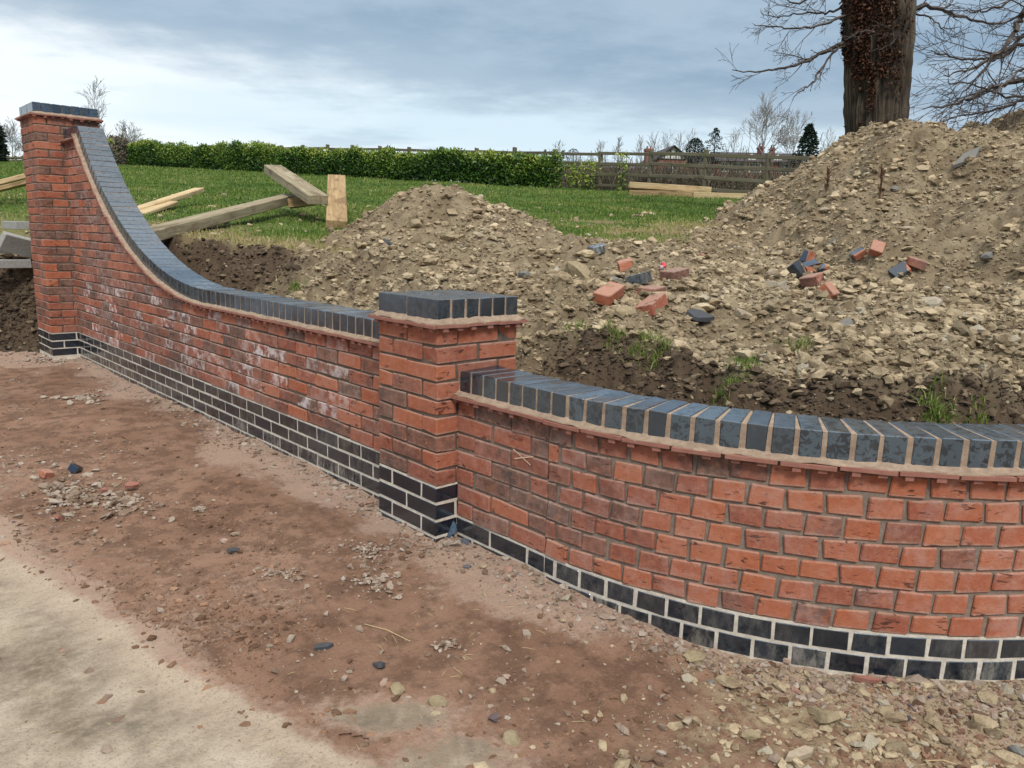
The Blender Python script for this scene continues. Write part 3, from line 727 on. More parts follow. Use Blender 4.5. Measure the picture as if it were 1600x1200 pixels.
RO = RC+OV; ntl = int(RO*PHI/.172)
for i in range(ntl):
    pm = (i+.5)*.172/RO; t, nr = tn(pm); q = arc(pm, RO); pts.append(((q[0], q[1], .788-BD-.0055), t, nr, (0, 0, 1)))
tile_run(W2, pts, None)
for yy in np.linspace(.0, Y0, 14): rows.append(((A-OV+.002, yy, .788-BD+.001), (A+.0015, yy, .788-BD+.018), (0, 0, 1)))
for pm in np.linspace(0, PHI, 60)[1:]:
    q, q2 = arc(pm, RO-.002), arc(pm, RC-.0015); rows.append(((*q, .788-BD+.001), (*q2, .788-BD+.018), (0, 0, 1)))
fillet(W2, rows)

# ------------------------------------------------------------------ loose ground cover
def ico():
    p = (1+5**.5)/2
    V = np.array([(-1,p,0),(1,p,0),(-1,-p,0),(1,-p,0),(0,-1,p),(0,1,p),(0,-1,-p),(0,1,-p),(p,0,-1),(p,0,1),(-p,0,-1),(-p,0,1)])/math.hypot(1, p)
    F = np.array([(0,11,5),(0,5,1),(0,1,7),(0,7,10),(0,10,11),(1,5,9),(5,11,4),(11,10,2),(10,7,6),(7,1,8),(3,9,4),(3,4,2),(3,2,6),(3,6,8),(3,8,9),(4,9,5),(2,4,11),(6,2,10),(8,6,7),(9,8,1)])
    return V, F
IV, IF = ico()
def ico2():
    V = [tuple(v) for v in IV]; F = []; mid = {}
    def m(a, b):
        k = (min(a, b), max(a, b))
        if k not in mid:
            v = (np.array(V[a])+np.array(V[b])); v /= np.linalg.norm(v); mid[k] = len(V); V.append(tuple(v))
        return mid[k]
    for a, b, c in IF: ab, bc, ca = m(a, b), m(b, c), m(c, a); F += [(a, ab, ca), (b, bc, ab), (c, ca, bc), (ab, bc, ca)]
    return np.array(V), np.array(F)
IV2, IF2 = ico2()
def rand_rot(n):
    q = rng.normal(size=(n, 4)); q /= np.linalg.norm(q, axis=1)[:, None]; w, x, y, z = q.T
    return np.stack([1-2*(y*y+z*z), 2*(x*y-z*w), 2*(x*z+y*w), 2*(x*y+z*w), 1-2*(x*x+z*z), 2*(y*z-x*w), 2*(x*z-y*w), 2*(y*z+x*w), 1-2*(x*x+y*y)], 1).reshape(n, 3, 3)
OV8 = np.array([(1,0,0),(-1,0,0),(0,1,0),(0,-1,0),(0,0,1),(0,0,-1.)]); OF8 = np.array([(0,2,4),(2,1,4),(1,3,4),(3,0,4),(2,0,5),(1,2,5),(3,1,5),(0,3,5)])
def stones(name, P, size, tint, mat, flat=.65, sink=.25, detail=False, label=None, tiny=False):
    """many lumps in one mesh, size = half width"""
    n = len(P); BV, BF = (IV2, IF2) if detail else (OV8*1.15, OF8) if tiny else (IV, IF)
    nv = 40; base = np.repeat(BV[None], nv, 0)*(1+rng.normal(0, .30, (nv, len(BV), 1)).clip(-.5, .6))
    if detail:
        for k in range(nv):     # knock facets off
            for _ in range(7):
                a = rng.normal(size=3); a /= np.linalg.norm(a); h = .55+.3*rng.random(); q = base[k]@a; base[k] -= np.maximum(q-h, 0)[:, None]*a
    V = base[rng.integers(0, nv, n)]; V = np.einsum('nij,nvj->nvi', rand_rot(n), V)
    an = np.stack([1+.35*rng.random(n), .75+.3*rng.random(n), flat*(.7+.6*rng.random(n))], 1)
    V = V*an[:, None]*size[:, None, None]
    ya = rng.random(n)*6.283; c, s = np.cos(ya), np.sin(ya); tl = rng.normal(0, .35, n)
    x, y, z = V[..., 0], V[..., 1], V[..., 2]; y, z = y*np.cos(tl)[:, None]-z*np.sin(tl)[:, None], y*np.sin(tl)[:, None]+z*np.cos(tl)[:, None]
    V = np.stack([x*c[:, None]-y*s[:, None], x*s[:, None]+y*c[:, None], z], -1)
    V = V+P[:, None]; V[..., 2] += (size*flat*(1-2*sink))[:, None]*.8
    F = (BF[None]+np.arange(n)[:, None, None]*len(BV)).reshape(-1, 3)
    return tag(link(name, mesh(name, V.reshape(-1, 3), F, mat, False, np.repeat(tint, len(BV)))), kind='stuff')
def plan(n, d0, d1, t0, t1, p=1.):
    u = rng.random(n); D = (d0**(1-p)+u*(d1**(1-p)-d0**(1-p)))**(1/(1-p)) if p != 1 else d0*(d1/d0)**u
    S = (t0+(t1-t0)*rng.random(n))*D; return XY(D, S)
def power(n, lo, hi, k): u = rng.random(n); return (lo**-k+u*(hi**-k-lo**-k))**(-1/k)
# clay lumps over heaps, apron and cut face
x, y = plan(330000, 2.3, 15, -.75, .80, .8)
z, soil, deep, ash, worn = bank(x, y, True); d = behind(x, y); D, S = DS(x, y)
k = (d > .03) & (rng.random(len(x)) < np.where(soil > .5, np.clip(.66+1.0*fbm(x*1.7, y*1.7, 201, 4), .14, 1), .02))
x, y, z, deep, ash, D, d = (q[k] for q in (x, y, z, deep, ash, D, d))
sz = power(len(x), .0050, .042, 1.95)*(.75+.06*D)*np.where(deep > .5, .8, 1)
tint = np.clip(rng.normal(.52, .2, len(x))+.12*(sz > .03), 0, .92); tint = np.where((rng.random(len(x)) < .03) & (sz > .010), 1, tint)
P = np.stack([x, y, z], 1); dk = (deep > .45) & (rng.random(len(x)) < .93)
big = sz > .013; k = ~dk & big; stones('clay_lumps', P[k], sz[k], tint[k], M['clod']); k = ~dk & ~big; stones('clay_crumbs', P[k], sz[k], tint[k], M['clod'], tiny=True)
stones('dark_soil_crumbs', P[dk & (sz < .012)], sz[dk & (sz < .012)], np.clip(rng.random((dk & (sz < .012)).sum())*.7, 0, 1), M['dark_clod'], tiny=True)
k = dk & (sz >= .012); stones('dark_soil_lumps', P[k], sz[k]*.9, np.clip(rng.random(k.sum())*.85+.35*(rng.random(k.sum()) < .06), 0, 1), M['dark_clod'])
D = 7.9+.75*rng.random(9000); S = -7.6+3.6*rng.random(9000); x, y = XY(D, S); z = bank(x, y); k = (behind(x, y) > .02) & (behind(x, y) < lip(x, y)+.1)
stones('dark_soil_lumps', np.stack([x, y, z], 1)[k], power(k.sum(), .007, .05, 1.6), np.clip(rng.random(k.sum())**2*.9, 0, 1), M['dark_clod'])
x, y = plan(5200, 2.6, 14, -.70, .80, .8); z, soil, deep, ash, worn = bank(x, y, True); d = behind(x, y)
k = (d > .15) & (soil > .6) & (deep < .4) & (rng.random(len(x)) < np.clip(.4+1.1*fbm(x*1.4, y*1.4, 205, 3), .05, 1)); P = np.stack([x, y, z], 1)[k]
stones('broken_clay', P, power(len(P), .018, .085, 2.5), np.where(rng.random(len(P)) < .07, 1, np.clip(rng.normal(.58, .18, len(P)), 0, .92)), M['clod'], .55, .3, True)
# grit and chips on the trodden ground
x, y = plan(95000, 1.6, 9.5, -.75, .75, .6); z, dust, clay, rough = front(x, y, True); d = -behind(x, y)-TH; c = conc(x, y)
k = (d > .01) & (rng.random(len(x)) < np.where(c > .0, .03, np.clip(-.02+1.1*sstep(.30, .05, d)+.10*clay+.7*sstep(.05, .5, fbm(x*1.6, y*1.6, 211, 4))-.08, .05, 1)))
x, y, z, d, clay = (q[k] for q in (x, y, z, d, clay)); n = len(x)
sz = power(n, .0022, .017, 1.7)*(1+.35*sstep(.3, .05, d)); tint = np.clip(.15+.6*rng.random(n)+.2*rng.random(n)*sstep(.4, .1, d), 0, .86); tint = np.where(rng.random(n) < .02, .93+.06*rng.random(n), tint)
k = sz > .0065; P = np.stack([x, y, z], 1); stones('gravel', P[k], sz[k], tint[k], M['rubble'], .6, .2); stones('grit', P[~k], sz[~k], tint[~k], M['rubble'], .6, .2, tiny=True)
x, y = plan(70000, 1.5, 8.5, -.75, .75, .7); z, dust, clay, rough = front(x, y, True); d = -behind(x, y)-TH; c = conc(x, y)
k = (d > .01) & (rng.random(len(x)) < np.where(c > .05, .03, np.clip(.10+.9*sstep(.09, .0, np.abs(c))*(c > -.09)+1.3*fbm(x*1.9, y*1.9, 215, 4)+.35*rough, .02, 1))); P = np.stack([x, y, z], 1)[k]; n = len(P); sz = power(n, .0022, .016, 1.75); t_ = np.clip(rng.normal(.42, .2, n), 0, .92)
q = sz > .006; stones('dirt_lumps', P[q], sz[q], t_[q], M['dirt_crumb'], .6, .3); stones('dirt_crumbs', P[~q], sz[~q], t_[~q], M['dirt_crumb'], .6, .3, tiny=True)
x, y = plan(16000, 1.6, 4.2, -.1, .75, .5); z, dust, clay, rough = front(x, y, True); d = -behind(x, y)-TH
k = (d > .02) & (rng.random(len(x)) < clay*.5+.02); x, y, z = x[k], y[k], z[k]; n = len(x)
stones('clay_crumbs', np.stack([x, y, z], 1), power(n, .004, .034, 1.55), np.where(rng.random(n) < .12, 1, np.clip(rng.normal(.75, .2, n), 0, .92)), M['clod'], .5, .25)
def heap_px(name, u, v, ru, rv, n, lo, hi, mat='rubble', tlo=.25, thi=.85):
    a = rng.random(n)*6.283; r = np.minimum(np.abs(rng.normal(0, .62, n)), 1.9)*(1+.35*np.sin(a*3+u)); pts = []
    for i in range(n):
        w = ray(u+ru*r[i]*math.cos(a[i]), v+rv*r[i]*math.sin(a[i])); p = CAM+w*(.03-CAM[2])/w[2]; pts.append(p)
    P = np.array(pts); P[:, 2] = front(P[:, 0], P[:, 1])+.012*rng.random(n)*np.maximum(1-r, 0)
    stones(name, P, power(n, lo, hi, 1.4), tlo+(thi-tlo)*rng.random(n), M[mat], .55, .15, True)
heap_px('rubble_patch', 118, 775, 90, 36, 300, .006, .034, tlo=.12, thi=.8); heap_px('rubble_patch', 195, 790, 48, 20, 150, .006, .024, tlo=.12, thi=.8); heap_px('rubble_patch', 135, 778, 130, 52, 150, .004, .014, tlo=.05, thi=.8); heap_px('rubble_patch', 75, 562, 60, 12, 90, .008, .03, tlo=.6, thi=.86)
heap_px('rubble_patch', 445, 902, 40, 14, 70, .004, .015); heap_px('rubble_patch', 585, 915, 48, 26, 150, .004, .016)
heap_px('rubble_patch', 575, 868, 60, 26, 150, .004, .014); heap_px('rubble_patch', 312, 800, 16, 8, 40, .005, .014)
heap_px('rubble_patch', 700, 1010, 40, 14, 40, .004, .014); heap_px('rubble_patch', 130, 622, 45, 9, 60, .012, .03)

# ------------------------------------------------------------------ grass
M['grass'] = mat_tint('grass_blades', [(0, (.055, .11, .016)), (.45, (.120, .20, .034)), (.75, (.23, .27, .065)), (1, (.40, .34, .16))], .6, 0)
def blades(P, h, w, tint, lean=.5, seg=2):
    n = len(P); a = rng.random(n)*6.283; dx, dy = np.cos(a), np.sin(a); b = rng.random(n)*6.283; l = lean*rng.random(n)
    lx, ly = np.cos(b)*l*h, np.sin(b)*l*h; z0 = np.zeros(n)
    def row(f, wf): 
        c = P+np.stack([lx*f*f, ly*f*f, h*f*(1-.35*l*f)], 1); e = np.stack([dx*w*wf, dy*w*wf, z0], 1); return c-e, c+e
    r0, r1 = row(0, 1); m0, m1 = row(.55, .75); t, _ = row(1., 0)
    V = np.stack([r0, r1, m0, m1, t], 1).reshape(-1, 3); i = np.arange(n)[:, None]*5
    F = np.concatenate([i+np.array([0, 1, 3]), i+np.array([0, 3, 2]), i+np.array([2, 3, 4])])
    return V, F, np.repeat(tint, 5)
x, y = plan(360000, 5.2, 46, -.85, .55, 1.15); z, soil, deep, ash, worn = bank(x, y, True); D, S = DS(x, y)
fd = 27.2-.908*S
k = (D < fd) & (behind(x, y) > .1) & (rng.random(len(x)) < np.clip(1.05-1.25*soil, 0, 1)*np.where(worn > .35, .45, 1)*np.clip(.75+1.3*fbm(x*.8, y*.8, 222, 4)+.02*D, .15, 1)); x, y, z, D, worn = (q[k] for q in (x, y, z, D, worn)); n = len(x)
pt = fbm(x*1.3, y*1.3, 221, 4)
h = (.016+.028*rng.random(n))*(1+.035*D)*(1+.8*np.maximum(pt, 0)); tint = np.clip(.40+.2*rng.normal(size=n)+.55*pt+.36*worn+.24*sstep(16, 7, D), 0, 1)
V, F, T = blades(np.stack([x, y, z-.004], 1), h, .0022*(1+.16*D), tint, .9)
tag(link('lawn_grass', mesh('lawn_grass', V, F, M['grass'], False, T)), kind='stuff')
def tuft(u, v, n, spread, hgt, label):
    p = on_ground(u, v); q = np.repeat(p[None], n, 0)+np.stack([rng.normal(0, spread, n), rng.normal(0, spread*.6, n), np.zeros(n)], 1)
    q[:, 2] = bank(q[:, 0], q[:, 1])-.005
    V, F, T = blades(q-p, hgt*(.5+rng.random(n)), np.full(n, .0022), np.clip(rng.normal(.55, .22, n), 0, 1), 1.3)
    o = link('grass_tuft', mesh('grass_tuft', V, F, M['grass'], False, T)); o.location = p; tag(o, label, 'grass tuft', 'grass tufts on the edge of the cut bank')
tuft(960, 520, 220, .045, .04, 'thin grass tuft at the upper left end of the grassy bank lip'); tuft(1005, 540, 420, .05, .042, 'bright green grass tuft in the middle of the bank lip below the loose bricks')
tuft(1032, 548, 250, .04, .05, 'small green grass tuft at the right end of the bank lip below the loose bricks'); tuft(1150, 592, 380, .06, .052, 'dark green hanging grass tuft on the cut bank above the curved coping')
tuft(1462, 652, 380, .04, .055, 'bright spiky grass tuft rising right behind the curved coping'); tuft(1528, 655, 110, .03, .036, 'sparse grass tuft behind the coping at the far right')
tuft(905, 512, 180, .06, .045, 'faint grass tuft on the bank beside the low pier cap'); tuft(460, 450, 200, .045, .06, 'grass tuft on the cut edge behind the long wall')
tuft(1245, 545, 160, .05, .05, 'weedy grass tuft on the slope under the dark brick ends')

# ------------------------------------------------------------------ loose things on the bank
def loose(name, u1, v1, u2, v2, label, cat, me, lift=.02, roll=0., tip=0., sc=(1, 1, 1), group=None, col=None, src=on_ground):
    a, b_ = src(u1, v1), src(u2, v2); m_ = (a+b_)/2; t = Vector(b_-a); t.normalize()
    t.z = max(-.6, min(.6, t.z)); t.normalize(); up = Vector((0, 0, 1)); n_ = t.cross(up); n_.normalize(); up = n_.cross(t)
    R_ = Matrix((t, -n_, up)).transposed() @ Matrix.Rotation(roll, 3, 'X') @ Matrix.Rotation(tip, 3, 'Y')
    o = link(name, me); o.location = (m_[0], m_[1], m_[2]+lift+.004); o.rotation_euler = R_.to_euler(); o.scale = sc
    o.color = col or (random.random(), .1, 0, 1); return tag(o, label, cat, group)
def centred(me):
    """brick meshes sit on their face; loose ones turn about their middle"""
    c = me.copy(); n = len(c.vertices); a = np.empty(n*3, np.float32); c.vertices.foreach_get('co', a); a = a.reshape(-1, 3); a[:, 1] -= a[:, 1].mean(); a *= 1
    c.vertices.foreach_set('co', a.ravel()); c.update(); return c
LR, LB = centred(RS[0]), centred(BS[0])
M['half'] = None
def half_mesh(seed, L=.11, mats=('blue', 'red')):
    """broken brick end: glazed dark faces, raw red break"""
    me = centred(brick_mesh('broken_brick', L, BH, BD, M[mats[0]], seed, .004, .005)); me.materials.append(M[mats[1]])
    r = np.random.default_rng(seed)
    for v in me.vertices:
        if v.co.x > 0: v.co.x += r.normal(0, .016)
    for p in me.polygons:
        if p.center.x > L*.2: p.material_index = 1
    me.update(); return me
GB = 'loose bricks lying on the spoil'
red = lambda v: (v, .04, 0, 1)
loose('loose_brick', 928, 484, 972, 452, 'bright red brick lying along the slope, leftmost of the loose bricks', 'brick', LR, .028, .25, 0, group=GB, col=red(.12))
loose('loose_brick', 975, 452, 1018, 440, 'smooth blue grey brick tilted beside the bright red one', 'brick', LB, .035, -.3, 0, group=GB, col=(0, .5, 1, 1))
loose('loose_brick', 998, 468, 1036, 458, 'dark red brick half under the blue grey brick', 'brick', LR, .02, .1, 0, group=GB, col=red(.72))
loose('loose_brick', 1030, 446, 1076, 434, 'brown buff brick lying flat, topmost of the loose bricks', 'brick', LR, .045, .06, 0, group=GB, col=red(.93))
loose('loose_brick', 1002, 500, 1032, 474, 'red brick with a grey burnt face, lowest of the loose bricks', 'brick', LR, .03, -.2, 0, group=GB, col=red(.42))
loose('loose_brick', 966, 414, 990, 426, 'broken orange brick half with a hole, up the slope from the loose bricks', 'brick', half_mesh(301, .10, ('red', 'red')), .02, .2, .2, group=GB, col=red(.05))
loose('loose_brick', 1092, 412, 1112, 396, 'long dark red brick half sunk in red rubble', 'brick', LR, -.005, .5, 0, group=GB, col=red(.66))
loose('loose_brick', 922, 397, 942, 392, 'pale grey brick end in the rubble near the grass', 'brick', half_mesh(302, .12, ('blue', 'blue')), .02, .1, 0, group=GB, col=(0, .9, 1, 1))
G2 = 'broken blue brick ends on the big heap'
HM = [half_mesh(310+i, .09+.03*(i % 3)) for i in range(4)]
for i, (u, v, du, dv, lab, rl, lf) in enumerate((
    (1260, 412, 14, 2, 'upright broken blue brick end on top of the dark cluster', 1.2, .05), (1243, 432, 9, -8, 'dark grey brick end on the left of the dark cluster', .9, .045),
    (1268, 425, 12, 4, 'black brick piece in the middle of the dark cluster', .4, .035), (1283, 425, 12, -2, 'small black brick chip on the right of the dark cluster', .2, .02),
    (1267, 445, 14, -2, 'red brown brick half at the front of the dark cluster', .3, .03), (1288, 446, 12, -6, 'blue grey brick sliver beside the red brown half', .2, .02),
    (1293, 462, 10, -1, 'orange broken brick end below the dark cluster', .8, .025), (1340, 403, 12, 6, 'black and orange brick shard right of the dark cluster', .6, .03),
    (1369, 396, 4, -14, 'narrow upright red brick shard on the big heap', .4, .03), (1404, 432, 12, -6, 'dark brick end with an orange broken face on the big heap', .7, .03),
    (1429, 413, 16, 5, 'flat dark red brick half, furthest right on the big heap', .1, .01), (1398, 433, 0, 0, '', 0, 0))[:11]):
    o = loose('broken_brick', u-du, v-dv, u+du, v+dv, lab, 'brick', (half_mesh(330, .12, ('red', 'red')) if i in (4, 6, 8, 10) else HM[i % 4]), lf, rl, .15*(i % 3-1), group=G2, col=red((.1, .1, .1, .2, .7, .2, .08, .2, .2, .15, .68)[i]))
    if i in (3, 5): o.scale = (.7, .8, .6)
def slab_mesh(seed, n=9, a=.07, b=.05, h=.018, mat='blue'):
    r = np.random.default_rng(seed); p = [((1+r.normal(0, .14))*a*math.cos(t), (1+r.normal(0, .14))*b*math.sin(t)) for t in np.arange(n)*2*math.pi/n]
    V = [(x*1.0, y*1.0, -h/2) for x, y in p]+[(x*.94, y*.94, h/2+r.normal(0, h*.1)) for x, y in p]+[(0, 0, h*.55)]
    F = [list(range(n))[::-1]]+[(i, (i+1) % n, n+(i+1) % n, n+i) for i in range(n)]+[(n+i, n+(i+1) % n, 2*n) for i in range(n)]
    return mesh('slab', V, F, M[mat])
M['slate'] = mat_tint('slate', [(0, (.075, .078, .085)), (1, (.075, .078, .085))], .7)
M['greystone'] = mat_tint('grey_stone', [(0, (.20, .195, .18)), (1, (.2, .195, .18))], .9)
M['palestone'] = mat_tint('pale_stone', [(0, (.42, .345, .25)), (1, (.42, .345, .25))], .9)
M['pinkstone'] = mat_tint('pink_stone', [(0, (.42, .30, .235)), (1, (.42, .30, .235))], .9)
M['claystone'] = mat_tint('clay_stone', [(0, (.35, .28, .175)), (1, (.35, .28, .175))], .95, 1., 45.)
M['concblock'] = mat_tint('concrete_block', [(0, (.36, .355, .33)), (1, (.36, .355, .33))], .9, .6, 40.)
loose('slate_piece', 1080, 500, 1104, 500, 'round dark flat stone below the loose bricks', 'stone', slab_mesh(1, 12, .075, .06, .02, 'slate'), .02, .35)
loose('stone_slab', 1499, 262, 1522, 246, 'grey rectangular slab stuck in the top of the big heap', 'slab', slab_mesh(2, 4, .16, .07, .03, 'greystone'), .05, .5)
loose('slate_piece', 595, 388, 620, 386, 'purple grey slate on the front of the small heap', 'stone', slab_mesh(4, 6, .10, .07, .015, 'slate'), .03, .6)
def rock_mesh(seed, mat, sc):
    r = np.random.default_rng(seed); V = IV2.copy()*(1+r.normal(0, .10, (len(IV2), 1)))
    for _ in range(8):
        a = r.normal(size=3); a /= np.linalg.norm(a); h = .5+.35*r.random(); q = V@a; V -= np.maximum(q-h, 0)[:, None]*a
    return mesh('rock', V*np.array(sc), IF2, M[mat], False, np.zeros(len(V)))
# larger pale stones that stand out on the spoil
BIG = [(870, 395, .042, 'block of pale clay stone on the rubble right of the small heap'), (905, 430, .12, 'large flat clay boulder left of the loose bricks'), (822, 433, .07, 'whitish stone lowest on the rubble right of the small heap'),
       (1188, 452, .075, 'smooth pale oval stone left of the dark brick cluster'), (1205, 430, .07, 'grey angular stone just left of the dark brick cluster'), (1300, 383, .07, 'flat pale yellow stone above the dark brick cluster'),
       (1283, 318, .08, 'grey white slab on the upper left of the big heap'), (1290, 330, .06, 'pale lump below the grey white slab'), (1400, 297, .06, 'rounded pale stone high on the big heap'), (1425, 304, .07, 'whitish round stone beside the brown dock stem'),
       (1415, 360, .07, 'yellowish lump in the middle of the big heap'), (1545, 405, .08, 'pale yellow flat stone at the right edge of the big heap'), (1470, 235, .12, 'ochre boulder near the crest of the big heap'), (1220, 400, .075, 'pale three cornered stone on the left flank of the big heap'),
       (650, 355, .10, 'pale clay boulder on the left flank of the small heap'), (700, 375, .08, 'tan clod in the middle of the small heap'), (745, 370, .07, 'cream stone on the right flank of the small heap'), (960, 440, .05, 'small grey stone touching the bright red brick'),
       (975, 488, .07, 'rough clay clod between the two red bricks'), (1160, 495, .06, 'flat pale stone on the slope below the dark brick cluster'), (1320, 510, .06, 'pale lump on the lower slope right of centre'), (1500, 480, .08, 'broad clay clod low on the right of the big heap')]
for i, (u, v, s, lab) in enumerate(BIG):
    p = on_ground(u, v); o = link('stone', rock_mesh(400+i, ('claystone', 'palestone', 'greystone')[(i*7) % 3 if i not in (1, 12, 14) else 0], (s, s*.75, s*.55))); o.location = p+np.array([0, 0, s*.15])
    o.rotation_euler = (random.gauss(0, .3), random.gauss(0, .3), random.random()*6); tag(o, lab, 'stone', 'larger stones on the spoil heaps')
# crumpled red and white wrapper
r_ = np.random.default_rng(5); V = IV2*np.array((.06, .03, .028))*(1+r_.normal(0, .28, (len(IV2), 1)))
m, nt, b = new_mat('crumpled_plastic', .35, .5); g = G(nt); g.set(b.inputs['Base Color'], g.mix(g.step(g.noise(g.coord(), 26., 2), .5, .53), (.75, .10, .13), (.85, .70, .70)))
p = on_ground(1035, 424); o = link('plastic_wrapper', mesh('plastic_wrapper', V, IF2, m)); o.location = p+np.array([0, 0, .03]); o.rotation_euler = (0, .1, .8)
tag(o, 'crumpled red and white plastic wrapper behind the brown buff brick', 'litter')

# ------------------------------------------------------------------ notable pieces on the trodden ground
def on_drive(u, v):
    w = ray(u, v); p = CAM+w*(.03-CAM[2])/w[2]; p[2] = float(front(p[0:1], p[1:2])[0]); return p
def piece(name, u, v, me, label, cat, lift=.005, rot=None, group=None, col=None):
    p = on_drive(u, v); o = link(name, me); o.location = p+np.array([0, 0, lift]); o.rotation_euler = rot or (random.gauss(0, .15), random.gauss(0, .15), random.random()*6)
    o.color = col or (.1, 0, 0, 1); return tag(o, label, cat, group)
GS = 'single stones on the trodden ground'
FR = [(350, 852, 'pinkstone', .022, 'pinkish angular stone alone on the dirt left of centre'), (335, 785, 'palestone', .018, 'pale cylinder shaped mortar piece on the dirt'), (620, 1082, 'claystone', .032, 'upright clay clod on the kerb edge of the concrete'),
      (600, 1068, 'pinkstone', .020, 'pinkish stone above the upright clay clod'), (682, 1100, 'claystone', .036, 'crumbly pale clay clod near the wet grey patch'), (1085, 1022, 'claystone', .042, 'mossy yellow clay clod near the foot of the curved wall'),
      (800, 1158, 'claystone', .040, 'crumbled clay clod low in the middle'), (1075, 1117, 'palestone', .021, 'smooth cream stone in the lower right dirt'), (1198, 1107, 'claystone', .019, 'small square clay lump in the lower right dirt'), (1288, 1108, 'claystone', .060, 'broad flat clay clod cracked across in front of the curved wall'),
      (1175, 1140, 'claystone', .032, 'flat tan flake in the lower right dirt'), (1137, 1171, 'palestone', .012, 'small cream pebble below the flat tan flake'), (1288, 1158, 'palestone', .020, 'pale flake right of the long stone splinter'), (1463, 1134, 'palestone', .015, 'pale cone shaped pebble far right'),
      (1572, 1108, 'palestone', .016, 'round cream pebble at the right edge'), (1445, 1145, 'palestone', .018, 'flat cream stone near the blue chip'), (790, 1058, 'pinkstone', .020, 'flat pinkish stone in front of the curved wall'), (1112, 1055, 'greystone', .015, 'round grey pebble near the mossy clay clod'),
      (1450, 1035, 'pinkstone', .05, 'pinkish mortar slab leaning at the foot of the curved wall'), (1230, 1020, 'pinkstone', .03, 'buff mortar crumb at the foot of the curved wall'), (1590, 1160, 'greystone', .03, 'grey stone at the lower right corner')]
for i, (u, v, mt, s, lab) in enumerate(FR): piece('stone', u, v, rock_mesh(500+i, mt, (s, s*.72, s*.5)), lab, 'stone', s*.2, group=GS)
piece('slate_piece', 505, 1013, slab_mesh(11, 5, .034, .017, .012, 'slate'), 'dark rectangular slate chip on the dirt near the concrete', 'slate', .006, (.1, 0, -.4))
piece('slate_piece', 592, 1040, slab_mesh(12, 6, .030, .016, .010, 'slate'), 'pointed black slate chip right of the rectangular one', 'slate', .008, (.1, .3, 1.4))
piece('slate_piece', 365, 868, slab_mesh(13, 5, .028, .02, .008, 'slate'), 'dark wedge of slate beside the pinkish angular stone', 'slate', .008, (.2, .2, .4))
piece('brick_chip', 1413, 1108, slab_mesh(14, 5, .022, .011, .008, 'slate'), 'blue grey brick chip on the dirt in front of the curved wall', 'brick chip', .006, (.2, 0, 2.2))
piece('brick_chip', 700, 846, slab_mesh(15, 5, .06, .04, .018, 'blue'), 'upright blue brick splinter leaning on the corner of the low pier', 'brick chip', .04, (1.25, .2, -.9), col=(0, 0, 1, 1))
piece('stone_splinter', 1252, 1172, slab_mesh(16, 6, .06, .016, .014, 'palestone'), 'long pale stone splinter lying in the lower right dirt', 'stone', .01, (.1, .1, -.2))
piece('brick_chip', 1352, 1050, slab_mesh(17, 5, .055, .012, .014, 'tile'), 'long red tile splinter at the foot of the curved wall', 'tile piece', .012, (.2, .1, -.75))
piece('tile_piece', 73, 745, centred(RH[1]), 'small pink red brick corner on top of the left rubble patch', 'brick chip', .015, (.2, .3, .4), col=red(.2)).scale = (.5, .5, .6)
piece('tile_piece', 118, 739, centred(BHd[1]), 'dark green black brick corner behind the left rubble patch', 'brick chip', .02, (.5, .3, .9)).scale = (.5, .5, .6)
piece('tile_piece', 207, 768, slab_mesh(18, 7, .04, .022, .015, 'tile'), 'orange tile shard on the right of the left rubble patch', 'tile piece', .03, (.3, .1, .2))
piece('tile_piece', 163, 776, slab_mesh(19, 4, .026, .018, .02, 'tile'), 'square pink tile chip in the middle of the left rubble patch', 'tile piece', .03, (.3, .1, .9))
piece('tile_piece', 92, 810, slab_mesh(20, 5, .035, .02, .015, 'tile'), 'dark orange tile shard at the front of the left rubble patch', 'tile piece', .015, (.3, .5, .9))
m, nt, b = new_mat('dry_straw', .7, .2); b.inputs['Base Color'].default_value = (.52, .42, .22, 1); M['straw'] = m
m, nt, b = new_mat('dead_stem', .9, .1); b.inputs['Base Color'].default_value = (.10, .055, .035, 1); M['stem'] = m
pa = []
for i in range(70):
    u, v = 40+1500*rng.random(), 840+350*rng.random()
    if rng.random() < .3: u, v = 420+400*rng.random(), 950+150*rng.random()
    p = on_drive(u, v)
    if -behind(p[0:1], p[1:2])[0]-TH < .02: continue
    a = rng.random()*6.28; L = .006+.018*rng.random(); dv = np.array([math.cos(a), math.sin(a), .15*rng.normal()])*L
    pa.append((np.stack([p-dv, p+np.array([0, 0, .0015]), p+dv])+np.array([0, 0, .004]), [.0005, .0007, .0005]))
V, F = tubes(pa, 4); tag(link('straw_bits', mesh('straw_bits', V, F, M['straw'])), kind='stuff')
for u, v, du, dv, lab in ((605, 991, 36, 13, 'long pale straw stalk lying on the dirt'), (1475, 1178, 30, 6, 'pale bent straw stalk in the lower right corner')):
    a, c_ = on_drive(u-du, v-dv), on_drive(u+du, v+dv); mm = (a+c_)/2; q = np.stack([a, a*.7+c_*.3+[0, 0, .006], mm+[0, 0, .01], c_])-mm+np.array([0, 0, .004])
    V, F = tubes([(q, [.0012]*4)], 6); o = link('straw_stalk', mesh('straw_stalk', V, F, M['straw'])); o.location = mm; tag(o, lab, 'straw')
